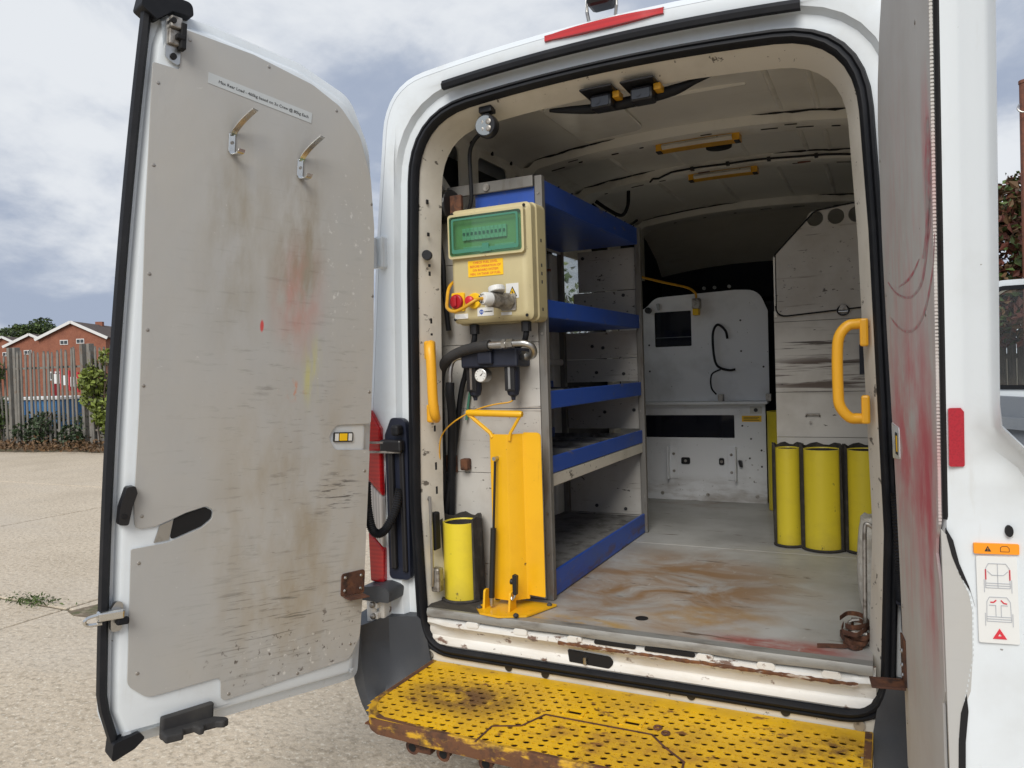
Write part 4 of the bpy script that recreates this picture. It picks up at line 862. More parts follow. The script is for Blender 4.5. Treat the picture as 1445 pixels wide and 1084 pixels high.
dl(MB().prism([[(-.004, 1.275), (-.014, 1.255), (-.022, 1.215), (-.036, 1.175), (-.044, 1.14), (-.038, 1.165), (-.022, 1.195), (-.011, 1.228), (-.004, 1.262)]], 'x', .0325, .0435), 'flap_gap', 'hole_black')
dl(MB().prism([[(-.026, .985), (-.016, .95), (-.011, .90), (-.009, .84), (-.014, .78), (-.022, .76), (-.020, .84), (-.022, .90), (-.028, .955)]], 'x', .0325, .0435), 'flap_gap', 'hole_black')
# saw-toothed edge of the lining
rows = MB()
for k in range(200):
    z = 2.52 - k * .0062
    rows.box(.0446 + ez(z), .0475 + ez(z), .0005, .0058, z, z + .0034)
o = dl(rows, 'lining_teeth', 'trim_grey_red'); o['kind'] = 'stuff'
b = MB()
for k in range(50): z = 1.20 - k * .0092; y = np.interp(z, [.7, .9, .955, 1.05, 1.13, 1.16, 1.2], [-.012, -.012, -.02, -.038, -.040, -.036, -.020]); b.box(.0328, .0431, y - .0012, y + .0012, z, z + .0045)
o = dl(b, 'flap_teeth', 'sticker_pale'); o['kind'] = 'stuff'
# red rub marks: arcs left by a swinging hose
RUB = [[((0.61, 1.687), (0.595, 1.687)), ((0.562, 1.673), (0.543, 1.674)), ((0.503, 1.659), (0.483, 1.661)), ((0.422, 1.645), (0.406, 1.647)), ((0.342, 1.637), (0.338, 1.641)), ((0.265, 1.635), (0.276, 1.64)), ((0.204, 1.639), (0.225, 1.643)), ((0.149, 1.649), (0.172, 1.652)), ((0.097, 1.666), (0.119, 1.669)), ((0.056, 1.688), (0.075, 1.691)), ((0.023, 1.714), (0.038, 1.716)), ((-0.002, 1.742), (0.01, 1.744)), ((-0.023, 1.787), (-0.015, 1.789))], [((0.641, 1.778), (0.624, 1.778)), ((0.579, 1.757), (0.558, 1.757)), ((0.507, 1.738), (0.486, 1.739)), ((0.424, 1.721), (0.409, 1.724)), ((0.344, 1.71), (0.341, 1.715)), ((0.258, 1.704), (0.269, 1.709)), ((0.196, 1.706), (0.219, 1.711)), ((0.141, 1.713), (0.167, 1.718)), ((0.105, 1.726), (0.132, 1.73)), ((0.079, 1.746), (0.102, 1.75)), ((0.051, 1.774), (0.072, 1.778)), ((0.019, 1.832), (0.036, 1.835)), ((-0.005, 1.888), (0.008, 1.891)), ((-0.009, 1.948), (0.0, 1.95))], [((0.441, 1.745), (0.449, 1.747)), ((0.347, 1.742), (0.363, 1.747)), ((0.262, 1.744), (0.284, 1.75)), ((0.195, 1.754), (0.215, 1.758)), ((0.145, 1.768), (0.155, 1.77))], [((0.026, 2.001), (0.001, 1.994)), ((0.037, 1.961), (-0.005, 1.949)), ((0.056, 1.902), (0.002, 1.89)), ((0.062, 1.84), (0.008, 1.829)), ((0.08, 1.799), (0.035, 1.791)), ((0.117, 1.765), (0.089, 1.76))]]
for P in RUB:
    Q = catmull([Vector((*a, 0)) for a, c in P], 4)[0]; W = catmull([Vector((*c, 0)) for a, c in P], 4)[0]
    dl(MB().grid([[(a.x, .0058, a.y), (c.x, .0058, c.y)] for a, c in zip(Q, W)]), 'rub_mark', 'red_smear', normals=False)
b = MB().prism(fillet([(-.010, 1.386, .004), (-.034, 1.386, .004), (-.034, 1.482, .0), (-.029, 1.489, .0), (-.010, 1.489, .004)]), 'x', .0300, .0400)
b.v = [(x + ez(z), y, z) for x, y, z in b.v]; dl(b, 'edge_reflector', 'reflector_red', bevel=.0008)
def on_edge(y, z, x=.0262): return Matrix.Translation((x, y, z)) @ Matrix(((0, 0, -1, 0), (-1, 0, 0, 0), (0, 1, 0, 0), (0, 0, 0, 1)))
dl(MB().prism(rrect(-.112, -.044, 1.2345, 1.2525, .002), 'x', .0268, .034), 'warning_band', 'sticker_orange')
dl(MB().prism(rrect(-.108, -.047, 1.080, 1.2305, .003), 'x', .0275, .034), 'decal_sheet', 'sticker_white')
dl(MB().prism([(-.060, 1.239), (-.070, 1.239), (-.065, 1.2485)], 'x', .0262, .027), 'warning_icon', 'ink_black')
text('icon_mark', '!', .008, 'sticker_orange', D, on_edge(-.065, 1.2425, .0259), local=True)
lines = MB()
def ln(a, c, w=.0009, bb=None): (bb or lines).bar((.0268, a[0], a[1]), (.0268, c[0], c[1]), w, .0006, (1, 0, 0))
def poly_(pts, bb=None, w=.0009):
    for i in range(len(pts) - 1): ln(pts[i], pts[i + 1], w, bb)
poly_([(-.084, 1.239), (-.084, 1.246), (-.087, 1.2485), (-.094, 1.2485), (-.097, 1.245), (-.097, 1.239), (-.084, 1.239)])
dl(lines, 'book_icon', 'ink_black', normals=False); lines = MB()
for z0 in (1.176, 1.118):
    poly_([(-.060, z0), (-.061, z0 + .034), (-.065, z0 + .042), (-.091, z0 + .042), (-.096, z0 + .034), (-.097, z0), (-.060, z0)])
    poly_([(-.058, z0 - .008), (-.058, z0 + .014)]); poly_([(-.099, z0 - .008), (-.099, z0 + .014)]); poly_([(-.060, z0 + .008), (-.097, z0 + .008)]); poly_([(-.060, z0 + .004), (-.097, z0 + .004)])
poly_([(-.0785, 1.176), (-.0785, 1.218)]); poly_([(-.063, 1.205), (-.070, 1.198), (-.087, 1.198), (-.094, 1.205)])
poly_([(-.064, 1.146), (-.074, 1.146), (-.074, 1.126)]); poly_([(-.092, 1.146), (-.082, 1.146), (-.082, 1.126)])
dl(lines, 'decal_drawing', 'ink_pale', normals=False)
lines = MB(); poly_([(-.0605, 1.190), (-.0605, 1.208)], w=.002); poly_([(-.0965, 1.190), (-.0965, 1.208)], w=.002)
poly_([(-.066, 1.151), (-.071, 1.151), (-.075, 1.155)], w=.002); poly_([(-.091, 1.149), (-.086, 1.150), (-.082, 1.155)], w=.002)
dl(lines, 'decal_arrows', 'ink_red', normals=False)
dl(MB().prism([[(-.068, 1.088), (-.089, 1.088), (-.0785, 1.106)], [(-.0755, 1.0925), (-.0785, 1.0975), (-.0815, 1.0925)]], 'x', .0262, .0275), 'warning_triangle', 'ink_red')
for y, z, ry, rz in ((-.098, 1.275, .006, .010), (-.060, .755, .007, .007), (-.090, .748, .008, .008), (-.102, .775, .010, .009), (-.074, .64, .007, .007)):
    dl(MB().prism([(y + ry * math.cos(a), z + rz * math.sin(a)) for a in np.linspace(0, 2 * math.pi, 18)[:-1]], 'x', .024, .034), 'edge_hole', 'hole_black')
dl(MB().prism(fillet([(-.026, .735, .004), (-.050, .728, .006), (-.104, .712, .006), (-.104, .700, .004), (-.075, .692, .006), (-.034, .688, .008)]), 'x', .0245, .034), 'edge_latch_opening', 'hole_black')
dl(MB().tube([(.0235, -.036, .728), (.0235, -.042, .698), (.0235, -.10, .700)], .003, 6, 3), 'edge_latch_lip', 'steel')
dl(MB().box(.024, .034, -.028, -.018, .695, .738), 'edge_lock_tab', 'sticker_yellow', bevel=.002)
# hinge-side bracket on the right door and its foot
dl(MB().box(.548, .612, .0056, .010, .79, .905), 'bracket_plate', 'rust_brown', bevel=.001)
dl(MB().box(.535, .600, .0100, .085, .7885, .7935), 'bracket_foot', 'rust_brown', bevel=.001)
for z in (.81, .835, .87): dl(MB().ball((.580, .0105, z), (.006, .005, .006), 8, 6), 'bracket_rivet', 'steel')
# recess window for the lock on the hinge side
dl(MB().prism(fillet([(.645, 1.335, .006), (.520, 1.345, .01), (.520, 1.420, .01), (.650, 1.425, .006)]), 'y', .0052, .0075), 'lock_frame', 'white_door', bevel=.002)
dl(MB().box(.545, .585, .007, .0085, 1.352, 1.405), 'lock_window', 'ink_black')
dl(MB().box(.548, .565, .0085, .0095, 1.36, 1.398), 'lock_lever', 'sticker_yellow')
for x, z in ((.70, 2.10), (.68, 1.75), (.10, 2.2), (.10, 1.66), (.58, .98), (.57, .70)): 
    o = r0.copy(); COL.objects.link(o); o.parent = D; o.location = (x, .0052, z)

# ---- driver's door, swung open beside the cab
FM = Matrix.Translation((1.02, 4.62, 0)) @ Matrix.Rotation(R(-32), 4, 'Z')   # local x runs from the hinge towards the tip, -y is the inner face
outl = fillet([(0, .55, .05), (1.02, .50, .06), (1.05, 1.30, .1), (1.03, 1.95, .1), (.94, 2.12, .1), (.62, 2.13, .1), (.40, 1.98, .15), (.02, 1.36, .1)], 5)
hole = fillet([(.10, 1.36, .03), (.98, 1.36, .04), (.965, 1.93, .06), (.90, 2.05, .08), (.64, 2.06, .08), (.46, 1.95, .1)], 5)
front_door = MB().prism([outl, hole], 'y', -.035, .035).build('cab_door', 'white', van, bevel=.012, local=True); front_door.matrix_local = FM
D = front_door
dl(MB().prism([inset(hole, -.028), inset(hole, .004)], 'y', -.045, -.0355), 'window_seal', 'rubber')
dl(MB().prism(hole, 'y', -.003, .003), 'pane', 'glass')
dl(MB().box(.50, .53, -.02, -.004, 1.36, 2.03), 'window_divider', 'rubber')
tp = dl(MB().prism(fillet([(.06, .60, .04), (.97, .56, .05), (1.0, 1.27, .06), (.07, 1.31, .05)], 4), 'y', -.09, -.0355), 'door_trim', 'grey_door_inner', bevel=.02)
dl(MB().prism(fillet([(.12, 1.08, .02), (.93, 1.04, .03), (.95, 1.12, .03), (.12, 1.17, .02)], 4), 'y', -.14, -.0905), 'arm_rest', 'grey_door_inner', bevel=.02)
dl(MB().prism(fillet([(.14, .64, .02), (.90, .62, .03), (.92, .86, .04), (.14, .88, .03)], 4), 'y', -.15, -.0905), 'door_pocket', 'grey_door_inner', bevel=.02)

# ================================================================== REAR STEP
SX, SZ = .735, .530
stp = thing('rear_step', 'yellow perforated steel step, rusty edged, fixed below the rear doors', 'step', (0, -.23, .47))
def step_edge(y):  # half width at depth y (front corners rounded)
    q = max(0, (-.33 - y) / .14); return SX - .13 * (1 - math.sqrt(max(0, 1 - min(1, q) ** 2)))
cw, ch = .0232, .0300; pl = MB(); wl = MB()
ny = int((.465 - .045) / ch)
def cell(x0, x1, y0, y1, r):
    cx, cy = (x0 + x1) / 2, (y0 + y1) / 2
    o = [(x0, y0), (cx, y0), (x1, y0), (x1, cy), (x1, y1), (cx, y1), (x0, y1), (x0, cy)]
    i = [(cx + r * math.cos(a) * 1.05, cy + r * math.sin(a)) for a in (R(225 + 45 * k) for k in range(8))]
    v = [(x, y, SZ) for x, y in o] + [(x, y, SZ) for x, y in i] + [(x, y, SZ - .004) for x, y in i]
    f = [(k, (k + 1) % 8, 8 + (k + 1) % 8, 8 + k) for k in range(8)] + [(8 + k, 8 + (k + 1) % 8, 16 + (k + 1) % 8, 16 + k) for k in range(8)]
    pl.add(v, f)
def quad(x0, x1, y0, y1): pl.add([(x0, y0, SZ), (x1, y0, SZ), (x1, y1, SZ), (x0, y1, SZ)], [(0, 1, 2, 3)])
slots_ = ((-.115, -.068, -.21, -.18), (.068, .115, -.21, -.18))
for j in range(ny):
    y1 = -.045 - j * ch; y0 = y1 - ch; hw = min(step_edge(y0), step_edge(y1)) - .012
    nx = int(2 * hw / cw); x = -nx * cw / 2
    quad(-step_edge((y0 + y1) / 2), x, y0, y1); quad(x + nx * cw, step_edge((y0 + y1) / 2), y0, y1)
    for i in range(nx):
        a, c = x + i * cw, x + (i + 1) * cw; cx = (a + c) / 2
        if any(p - .004 < cx < q + .004 and m - .012 < (y0 + y1) / 2 < k + .012 for p, q, m, k in slots_): continue
        big = (i + j) % 2 == 0
        cell(a, c, y0, y1, (.0102 if big else .0044) * random.uniform(.9, 1.06))
quad(-SX, SX, -.045, .004); 
yb = -.045 - ny * ch; quad(-step_edge(yb) + .0, step_edge(yb), -.468, yb)
pl.build('tread_plate', 'step_yellow', stp, normals=False)
ed = MB(); P = [(-SX, .004), (-SX, -.33)] + [(-step_edge(y), y) for y in np.linspace(-.345, -.465, 8)] + [(-.45, -.474), (-.2, -.478), (0, -.478), (.2, -.478), (.45, -.474)] + [(step_edge(y), y) for y in np.linspace(-.465, -.345, 8)] + [(SX, -.33), (SX, .004)]
rows = [[(x * .972, y + (.016 if y < -.3 else 0), SZ + .0012), (x * .997, y + .003, SZ + .0014), (x, y, SZ - .004), (x, y, SZ - .05), (x * .985, y + .012, SZ - .056)] for x, y in P]
ed.grid(rows).build('step_edge', 'step_rust', stp, smooth=40)
MB().box(-SX + .02, SX - .02, -.02, .0, SZ - .06, SZ - .006).build('back_flange', 'step_rust', stp)
hp = [(-.285, -.478), (-.285, -.375), (-.205, -.340), (-.168, -.245), (.165, -.245), (.215, -.30), (.285, -.36), (.300, -.478)]
for i in range(len(hp) - 1): MB().bar((*hp[i], SZ + .0008), (*hp[i + 1], SZ + .0008), .006, .003).build('hatch_seam', 'rust_brown', stp)
for p, q, m, k in slots_:
    f = MB()
    f.prism([[(p - .010, m - .010), (q + .010, m - .010), (q + .010, k + .010), (p - .010, k + .010)], [(p, m), (p, k), (q, k), (q, m)]], 'z', SZ - .006, SZ + .0022); f.build('catch_slot', 'step_yellow', stp)
    MB().box(p, q, m, k, SZ - .024, SZ - .020).build('catch_bottom', 'rust_brown', stp)
for x, y in ((.17, -.20), (.20, -.225)):
    MB().tube([(x + .010 * math.cos(a), y + .010 * math.sin(a), SZ + .0025) for a in np.linspace(0, 2 * math.pi, 14)], .004, 6).build('weld_ring', 'rust_brown', stp)
MB().box(-SX + .03, SX - .03, -.44, -.02, SZ - .040, SZ - .036).build('hole_blackout_sheet', 'rust_brown', stp)  # added sheet, blocks light from the ground so the tread holes look dark
for x in (-.5, 0, .5): MB().box(x - .03, x + .03, -.43, .02, SZ - .10, SZ - .042).build('support_arm', 'rust_brown', stp, bevel=.005)
for x, y in ((-.535, -.40), (-.425, -.40), (-.28, -.40), (.02, -.44)):
    MB().tube([(x, y + .08, SZ - .075), (x, y - .02, SZ - .085), (x, y - .03, SZ - .086)], [.017, .020, .024], 14).build('buffer_tube', 'rust_brown', stp)
    MB().cyl((x, y - .0302, SZ - .086), (x, y - .0312, SZ - .086), .013, 14).build('tube_bore', 'hole_black', stp)
MB().cyl((-.2, -.30, .42), (.25, -.30, .42), .03, 14).build('tow_beam', 'rust_brown', stp)

# ================================================================== SHELVING UNIT
sh = thing('shelving_unit', 'steel shelving rack with blue trays along the left wall of the van', 'shelves', (-.58, .87, FZ))
X0, X1, Y0, Y1 = -.815, -.350, .252, 1.478
for x, y, zt in ((-.368, .235, 2.305), (-.368, 1.462, 2.300), (-.80, .262, 2.30), (-.80, 1.462, 2.29)):
    MB().box(x, x + .030, y, y + .030, FZ, zt).build('post', 'grey_post', sh, bevel=.003)
def tray(z0, z1, lip=True, bottom=None, deep=0):
    f = MB().box(X1 - .012, X1, Y0 + .014, Y1 - .018, z0, z1).box(X0, X1 - .012, Y0 + .014, Y1 - .018, z0, z0 + .010).box(X0, X0 + .008, Y0 + .014, Y1 - .018, z0, z1 + .02)
    o = f.build('shelf_tray', 'blue_shelf', sh, bevel=.003)
    MB().box(X0 + .01, X1 - .014, Y0 + .02, Y1 - .022, z0 + .0105, z0 + .016).build('shelf_mat', 'shelf_grey', o)
    return o
T1 = tray(2.212, 2.298); T2 = tray(1.782, 1.850); T3 = tray(1.437, 1.505); T4 = tray(1.193, 1.257)
MB().box(X1 - .020, X1 - .002, Y0 + .014, Y1 - .018, 1.142, 1.1905).build('support_rail', 'inner_cream', sh, bevel=.003)
pb = MB().box(X1 - .012, X1, Y0 + .014, Y1 - .018, FZ + .004, .825).box(X0, X1 - .012, Y0 + .014, Y1 - .018, .795, .805).build('plinth', 'blue_shelf', sh, bevel=.003)
MB().box(X0 + .01, X1 - .014, Y0 + .02, Y1 - .022, .8055, .812).build('shelf_mat', 'shelf_grey', pb)
for T, z, n in ((T3, 1.437, 4), (T4, 1.193, 5)):
    for k in range(n):
        y = Y0 + .14 + k * (1.2 / n); MB().box(X0 + .02, X1 - .02, y, y + .006, z + .016, z + .056).build('divider', 'shelf_grey', T)
# far end panel boards (open above on the window side)
for z0, z1, xa in ((.812, 1.14, -.79), (.727, .808, -.79), (1.262, 1.43, -.79), (1.51, 1.63, -.79), (1.634, 1.775, -.79), (1.856, 1.985, -.72), (1.989, 2.205, -.69)):
    MB().box(xa, -.372, 1.488, 1.500, z0, z1).build('end_board', 'ply_wall', sh, bevel=.0015)
for x, z in ((-.62, 1.70), (-.56, 1.69), (-.45, 1.55), (-.60, 1.56), (-.62, .85), (-.46, .84), (-.40, 1.36), (-.56, 1.35), (-.44, 1.96), (-.66, 2.17)):
    MB().cyl((x, 1.489, z), (x, 1.482, z), .009, 10).build('bolt', 'dark_inner', sh)
for z0, z1 in ((.81, 1.14), (1.262, 1.43), (1.51, 1.77)):
    MB().box(-.835, -.823, .28, 1.47, z0, z1).build('back_board', 'ply_wall', sh)
# near end panel planks
for z0, z1 in ((.727, .838), (.840, 1.193), (1.195, 1.441), (1.443, 1.690), (1.692, 2.005), (2.007, 2.20)):
    MB().box(-.800, -.371, .2365 + random.uniform(0, .0015), .2480, z0, z1).build('end_plank', 'ply_wall', sh, bevel=.0012)
MB().box(-.62, -.371, .240, .246, 2.203, 2.268).build('end_lip', 'blue_shelf', sh)
MB().box(-.735, -.369, .222, .2350, 2.264, 2.306).build('top_rail', 'grey_post', sh, bevel=.003)
MB().cyl((-.560, .222, 2.284), (-.560, .216, 2.284), .014, 18).build('rail_bolt', 'zinc_dirty', sh)
for z in (2.24, 2.02, 1.72, 1.05, .90): MB().cyl((-.353, .2352, z), (-.353, .2315, z), .005, 8).build('rivet', 'zinc_dirty', sh)
for z in (1.9, 1.95, 2.03, 2.08, 1.82): MB().cyl((-.372, .2367, z), (-.372, .2345, z), .004, 8).build('rivet', 'steel', sh)
# loose things on the shelves
o = thing('glass_holder', 'clear plastic document holder hanging under the top blue shelf', 'holder', (-.60, .75, 2.05))
MB().box(-.70, -.605, .9, .905, 2.05, 2.208).build('sheet', 'glass', o); MB().box(-.705, -.60, .895, .912, 2.04, 2.05).build('bottom_lip', 'pole_brown', o)
bg = MB(); rows = []
for i in range(9):
    z = .813 + i * .028; r = .085 * (1 - (i / 10) ** 2) * 1.0
    rows.append([(-.62 + r * (1 + .25 * math.sin(k * 1.9 + i)) * math.cos(2 * math.pi * k / 18), .55 + 1.5 * r * (1 + .22 * math.sin(k * 2.7 + i * 1.3)) * math.sin(2 * math.pi * k / 18), z) for k in range(18)])
bg.grid(rows, True); bg.f.append(tuple(8 * 18 + k for k in range(18))); bg.f.append(tuple(range(17, -1, -1)))
tag(bg.build('plastic_bag', 'bag', smooth=60), 'crumpled pale plastic bag on the lowest shelf', 'bag')
for k, (x, y, w, d, h, z) in enumerate(((-.55, .55, .12, .16, .05, 1.4535), (-.6, .9, .16, .22, .035, 1.4535), (-.52, .75, .10, .18, .03, 1.2095), (-.58, 1.15, .14, .2, .03, 1.2095))):
    b = MB().box(x - w, x + w, y - d / 2, y + d / 2, z, z + h); o = b.build('parts_tray', 'shelf_grey', bevel=.008)
    tag(o, ['grey parts tray on the third blue shelf behind the control box', 'flat grey parts tray deeper on the third blue shelf', 'flat grey parts tray on the fourth blue shelf', 'flat grey parts tray deeper on the fourth blue shelf'][k], 'tray', 'parts trays on the shelves')

# ================================================================== ELECTRICAL BOX
eb = thing('electrical_box', 'beige electrical distribution box with green window on the planked panel', 'electrical box', (-.5, .236, 1.765))
EX0, EX1, EZ0, EZ1, EY = -.667, -.330, 1.762, 2.192, .105
rows = []
for d, y in ((0, .2355), (0, .165), (.004, .16), (.004, .125), (.016, .110), (.026, .105)): rows.append([(x, y, z) for x, z in rrect(EX0 + d, EX1 - d, EZ0 + d, EZ1 - d, .022, 5)])
b = MB().grid(rows, True); nn_ = len(rows[0]); o_ = len(b.v) - nn_; b.f.append(tuple(o_ + k for k in range(nn_)))
b.build('enclosure', 'beige', eb, smooth=35)
MB().prism([rrect(-.658, -.348, 2.004, 2.166, .012), rrect(-.650, -.357, 2.014, 2.157, .010)], 'y', .088, .108).build('window_surround', 'beige', eb, bevel=.004)
w = MB().prism(rrect(-.650, -.357, 2.014, 2.157, .010), 'y', .084, .088).build('window_cover', 'green_glass', eb, bevel=.0015)
MB().prism([rrect(-.640, -.367, 2.022, 2.149, .008), rrect(-.632, -.375, 2.036, 2.142, .006)], 'y', .0832, .0842).build('cover_rim', 'green_plastic', w)
MB().prism(fillet([(-.525, 2.018, .004), (-.470, 2.020, .004), (-.485, 2.030, .003), (-.485, 2.050, .003), (-.512, 2.050, .003), (-.512, 2.030, .003)]), 'y', .080, .0832).build('cover_latch', 'green_plastic', w)
MB().prism(rrect(-.645, -.362, 2.018, 2.152, .008), 'y', .1040, .1046).build('backplate', 'beige', eb)
for k in range(11):
    x = -.600 + k * .0165; br = MB().box(x, x + .0155, .094, .1038, 2.068, 2.112).build('breaker', 'breaker', eb, bevel=.001)
    MB().box(x + .004, x + .0115, .090, .094, 2.086, 2.096).build('toggle', 'ink_grey', br)
for x in (-.60, -.47): MB().box(x, x + .08, .099, .1038, 2.028, 2.045).build('terminal_label', 'breaker', eb)
MB().box(-.585, -.441, .1030, .1050, 1.934, 1.993).build('fuel_label', 'sticker_yellow', eb)
for k, tline in enumerate(('CHECK FUEL LEVEL', 'BEFORE OPERATION OF', 'ON BOARD SYSTEM', 'MIN. 1/4 TANK OF FUEL')):
    text('label_text', tline, .0118, 'ink_red', eb, facing_rear(-.513, .1026, 1.9845 - k * .0138))
MB().box(-.432, -.382, .1032, .1050, 1.846, 1.899).build('hazard_label', 'sticker_white', eb)
MB().prism([(-.424, 1.852), (-.388, 1.852), (-.406, 1.888)], 'y', .1022, .1032).build('hazard_border', 'ink_black', eb)
MB().prism([(-.419, 1.855), (-.393, 1.855), (-.406, 1.881)], 'y', .1014, .1024).build('hazard_triangle', 'sticker_yellow', eb)
MB().prism([(-.404, 1.876), (-.411, 1.866), (-.406, 1.866), (-.408, 1.857), (-.401, 1.868), (-.406, 1.868)], 'y', .1006, .1016).build('hazard_bolt', 'ink_black', eb)
MB().box(-.648, -.592, .1035, .1052, 1.784, 1.802).build('small_label', 'sticker_white', eb)
for k in range(3): MB().box(-.643, -.600 - k * .004, .1031, .1036, 1.7875 + k * .005, 1.789 + k * .005).build('label_print', 'ink_pale', eb)
lg = MB().box(-.552, -.485, .1035, .1052, 1.789, 1.820).build('maker_label', 'sticker_white', eb)
MB().prism([circ(-.535, 1.8045, .0085, 18), circ(-.535, 1.8045, .0048, 14)], 'y', .1029, .1036).build('maker_mark', 'ink_blue', lg)
MB().box(-.5365, -.5335, .1025, .1031, 1.794, 1.813).build('maker_mark_bar', 'ink_blue', lg)
for k in range(9): MB().box(-.5225 + k * .0037, -.5197 + k * .0037, .1029, .1036, 1.8022, 1.8068 - .0008 * (k % 2)).build('maker_print', 'ink_black', lg)
MB().box(-.455, -.412, .1035, .1052, 1.787, 1.798).build('socket_label', 'sticker_white', eb)
MB().box(-.520, -.490, .1035, .1052, 1.823, 1.829).build('button_label', 'sticker_white', eb)
# switch, emergency stop, plug and socket
MB().prism(rrect(-.655, -.602, 1.812, 1.880, .006), 'y', .095, .105).build('switch_plate', 'sticker_yellow', eb, bevel=.002)
k = MB().cyl((-.631, .095, 1.847), (-.632, .082, 1.847), .028, 26, .026).build('rotary_switch', 'red_plastic', eb, bevel=.003, smooth=40)
MB().box(-.640, -.624, .072, .084, 1.828, 1.866).build('switch_grip', 'red_plastic', k, bevel=.004)
e = MB().cyl((-.563, .105, 1.846), (-.563, .096, 1.846), .030, 28, .027).build('stop_collar', 'sticker_yellow', eb, smooth=40)
MB().cyl((-.567, .092, 1.846), (-.568, .078, 1.846), .011, 18).build('stop_stem', 'steel', e)
MB().tube([(-.569, .084, 1.846), (-.570, .072, 1.846), (-.571, .068, 1.846)], [.017, .017, .011], 22).build('stop_button', 'red_button', e, smooth=50)
s_ = MB().prism(rrect(-.452, -.392, 1.802, 1.862, .006), 'y', .098, .105).build('socket_plate', 'zinc_dirty', eb, bevel=.003)
sx_ = MB().tube([(-.425, .10, 1.834), (-.434, .07, 1.836), (-.448, .030, 1.838), (-.452, .016, 1.839)], [.031, .030, .026, .026], 24).build('socket', 'zinc_dirty', eb, smooth=45)
MB().tube([(-.452, .016, 1.839), (-.462, -.012, 1.840), (-.464, -.018, 1.840)], [.024, .023, .019], 20).build('plug', 'sticker_white', sx_, smooth=40)
for k in range(10):
    a = 2 * math.pi * k / 10; MB().ball((-.4648 + .014 * math.cos(a), -.0185, 1.840 + .014 * math.sin(a)), .003, 6, 4).build('plug_slot', 'hole_black', sx_)
MB().cyl((-.436, .040, 1.864), (-.440, .043, 1.884), .030, 24).build('socket_lid', 'sticker_white', eb, bevel=.004)
MB().box(-.508, -.478, .080, .105, 1.830, 1.862).build('toggle_switch', 'black_plastic', eb, bevel=.004)
for x, z in ((-.647, 2.172), (-.352, 2.172), (-.647, 1.782), (-.352, 1.782)): MB().cyl((x, .1052, z), (x, .1035, z), .006, 10).build('lid_screw', 'hole_black', eb)
for z in (1.80, 1.9, 1.93, 1.96, 2.05): MB().box(-.3302, -.3292, .19, .20, z, z + .012).build('vent_slit', 'dark_inner', eb)
for x in (-.60, -.385): MB().cyl((x, .165, 1.763), (x, .165, 1.728), .019, 12).build('cable_gland', 'black_plastic', eb)
cb = MB().tube([(-.464, -.018, 1.840), (-.478, -.045, 1.832), (-.520, -.055, 1.808), (-.570, -.035, 1.800), (-.620, .005, 1.818), (-.650, .055, 1.850), (-.668, .10, 1.90), (-.672, .15, 1.93), (-.672, .22, 1.95)], .0062, 10, 6)
tag(cb.build('orange_cable', 'amber', smooth=60), 'orange power cable looping across the electrical box from its plug', 'cable')
# ================================================================== AIR LINE EQUIPMENT
fu = thing('air_filter_unit', 'black twin-bowl compressed air filter with round gauge under the electrical box', 'air filter', (-.53, .2365, 1.48))
MB().box(-.640, -.405, .12, .2365, 1.600, 1.668).build('manifold', 'navy_black', fu, bevel=.008)
MB().box(-.560, -.500, .10, .20, 1.612, 1.662).build('regulator_block', 'navy_black', fu, bevel=.006)
for x in (-.606, -.446):
    b = MB().tube([(x, .165, 1.612), (x, .165, 1.600), (x, .165, 1.520), (x, .165, 1.498), (x, .165, 1.490), (x, .165, 1.478)], [.031, .027, .026, .020, .009, .007], 18).build('filter_bowl', 'navy_black', fu, smooth=35)
    MB().box(x - .020, x + .020, .136, .140, 1.513, 1.605).build('bowl_guard', 'black_plastic', b, bevel=.002)
    MB().box(x - .005, x + .004, .1345, .1365, 1.520, 1.600).build('sight_glass', 'steel', b)
ga = MB().cyl((-.549, .15, 1.572), (-.549, .105, 1.572), .026, 28).build('gauge', 'steel', fu, bevel=.003)
MB().cyl((-.549, .105, 1.572), (-.549, .1040, 1.572), .0225, 28).build('dial', 'sticker_white', ga)
MB().prism([(-.552, 1.570), (-.545, 1.571), (-.535, 1.585)], 'y', .1030, .1038).build('needle', 'ink_black', ga)
for k in range(9):
    a = R(225 - 270 * k / 8); MB().bar((-.549 + .016 * math.cos(a), .1034, 1.572 + .016 * math.sin(a)), (-.549 + .020 * math.cos(a), .1034, 1.572 + .020 * math.sin(a)), .0012, .0008, (0, 1, 0)).build('tick', 'ink_black', ga)
MB().tube([(-.405, .165, 1.640), (-.370, .150, 1.635), (-.345, .130, 1.640), (-.332, .11, 1.655), (-.336, .095, 1.672), (-.36, .085, 1.682), (-.40, .085, 1.683)], .012, 12, 6).build('steel_elbow', 'steel', fu, smooth=60)
MB().cyl((-.40, .085, 1.683), (-.425, .088, 1.682), .017, 6).build('hose_nut', 'steel', fu)
MB().cyl((-.43, .088, 1.682), (-.445, .088, 1.682), .018, 6).build('hose_nut', 'steel', fu)
MB().cyl((-.425, .088, 1.682), (-.500, .092, 1.680), .0135, 14).build('hose_ferrule', 'steel', fu)
MB().cyl((-.378, .15, 1.637), (-.402, .16, 1.640), .017, 6).build('hose_nut', 'steel', fu)
h1 = MB().tube([(-.500, .092, 1.680), (-.56, .10, 1.676), (-.63, .115, 1.664), (-.69, .12, 1.640), (-.745, .15, 1.595), (-.775, .18, 1.52), (-.790, .20, 1.42), (-.792, .205, 1.2), (-.792, .205, 1.0), (-.792, .205, .735)], .020, 14, 6)
tag(h1.build('air_hose', 'rubber_dusty', smooth=60), 'thick black air hose curving from steel fitting down behind the yellow handle', 'hose')
h2 = MB().tube([(-.645, .165, 1.640), (-.670, .150, 1.640), (-.690, .145, 1.625), (-.698, .14, 1.59), (-.700, .14, 1.545)], .009, 10, 5)
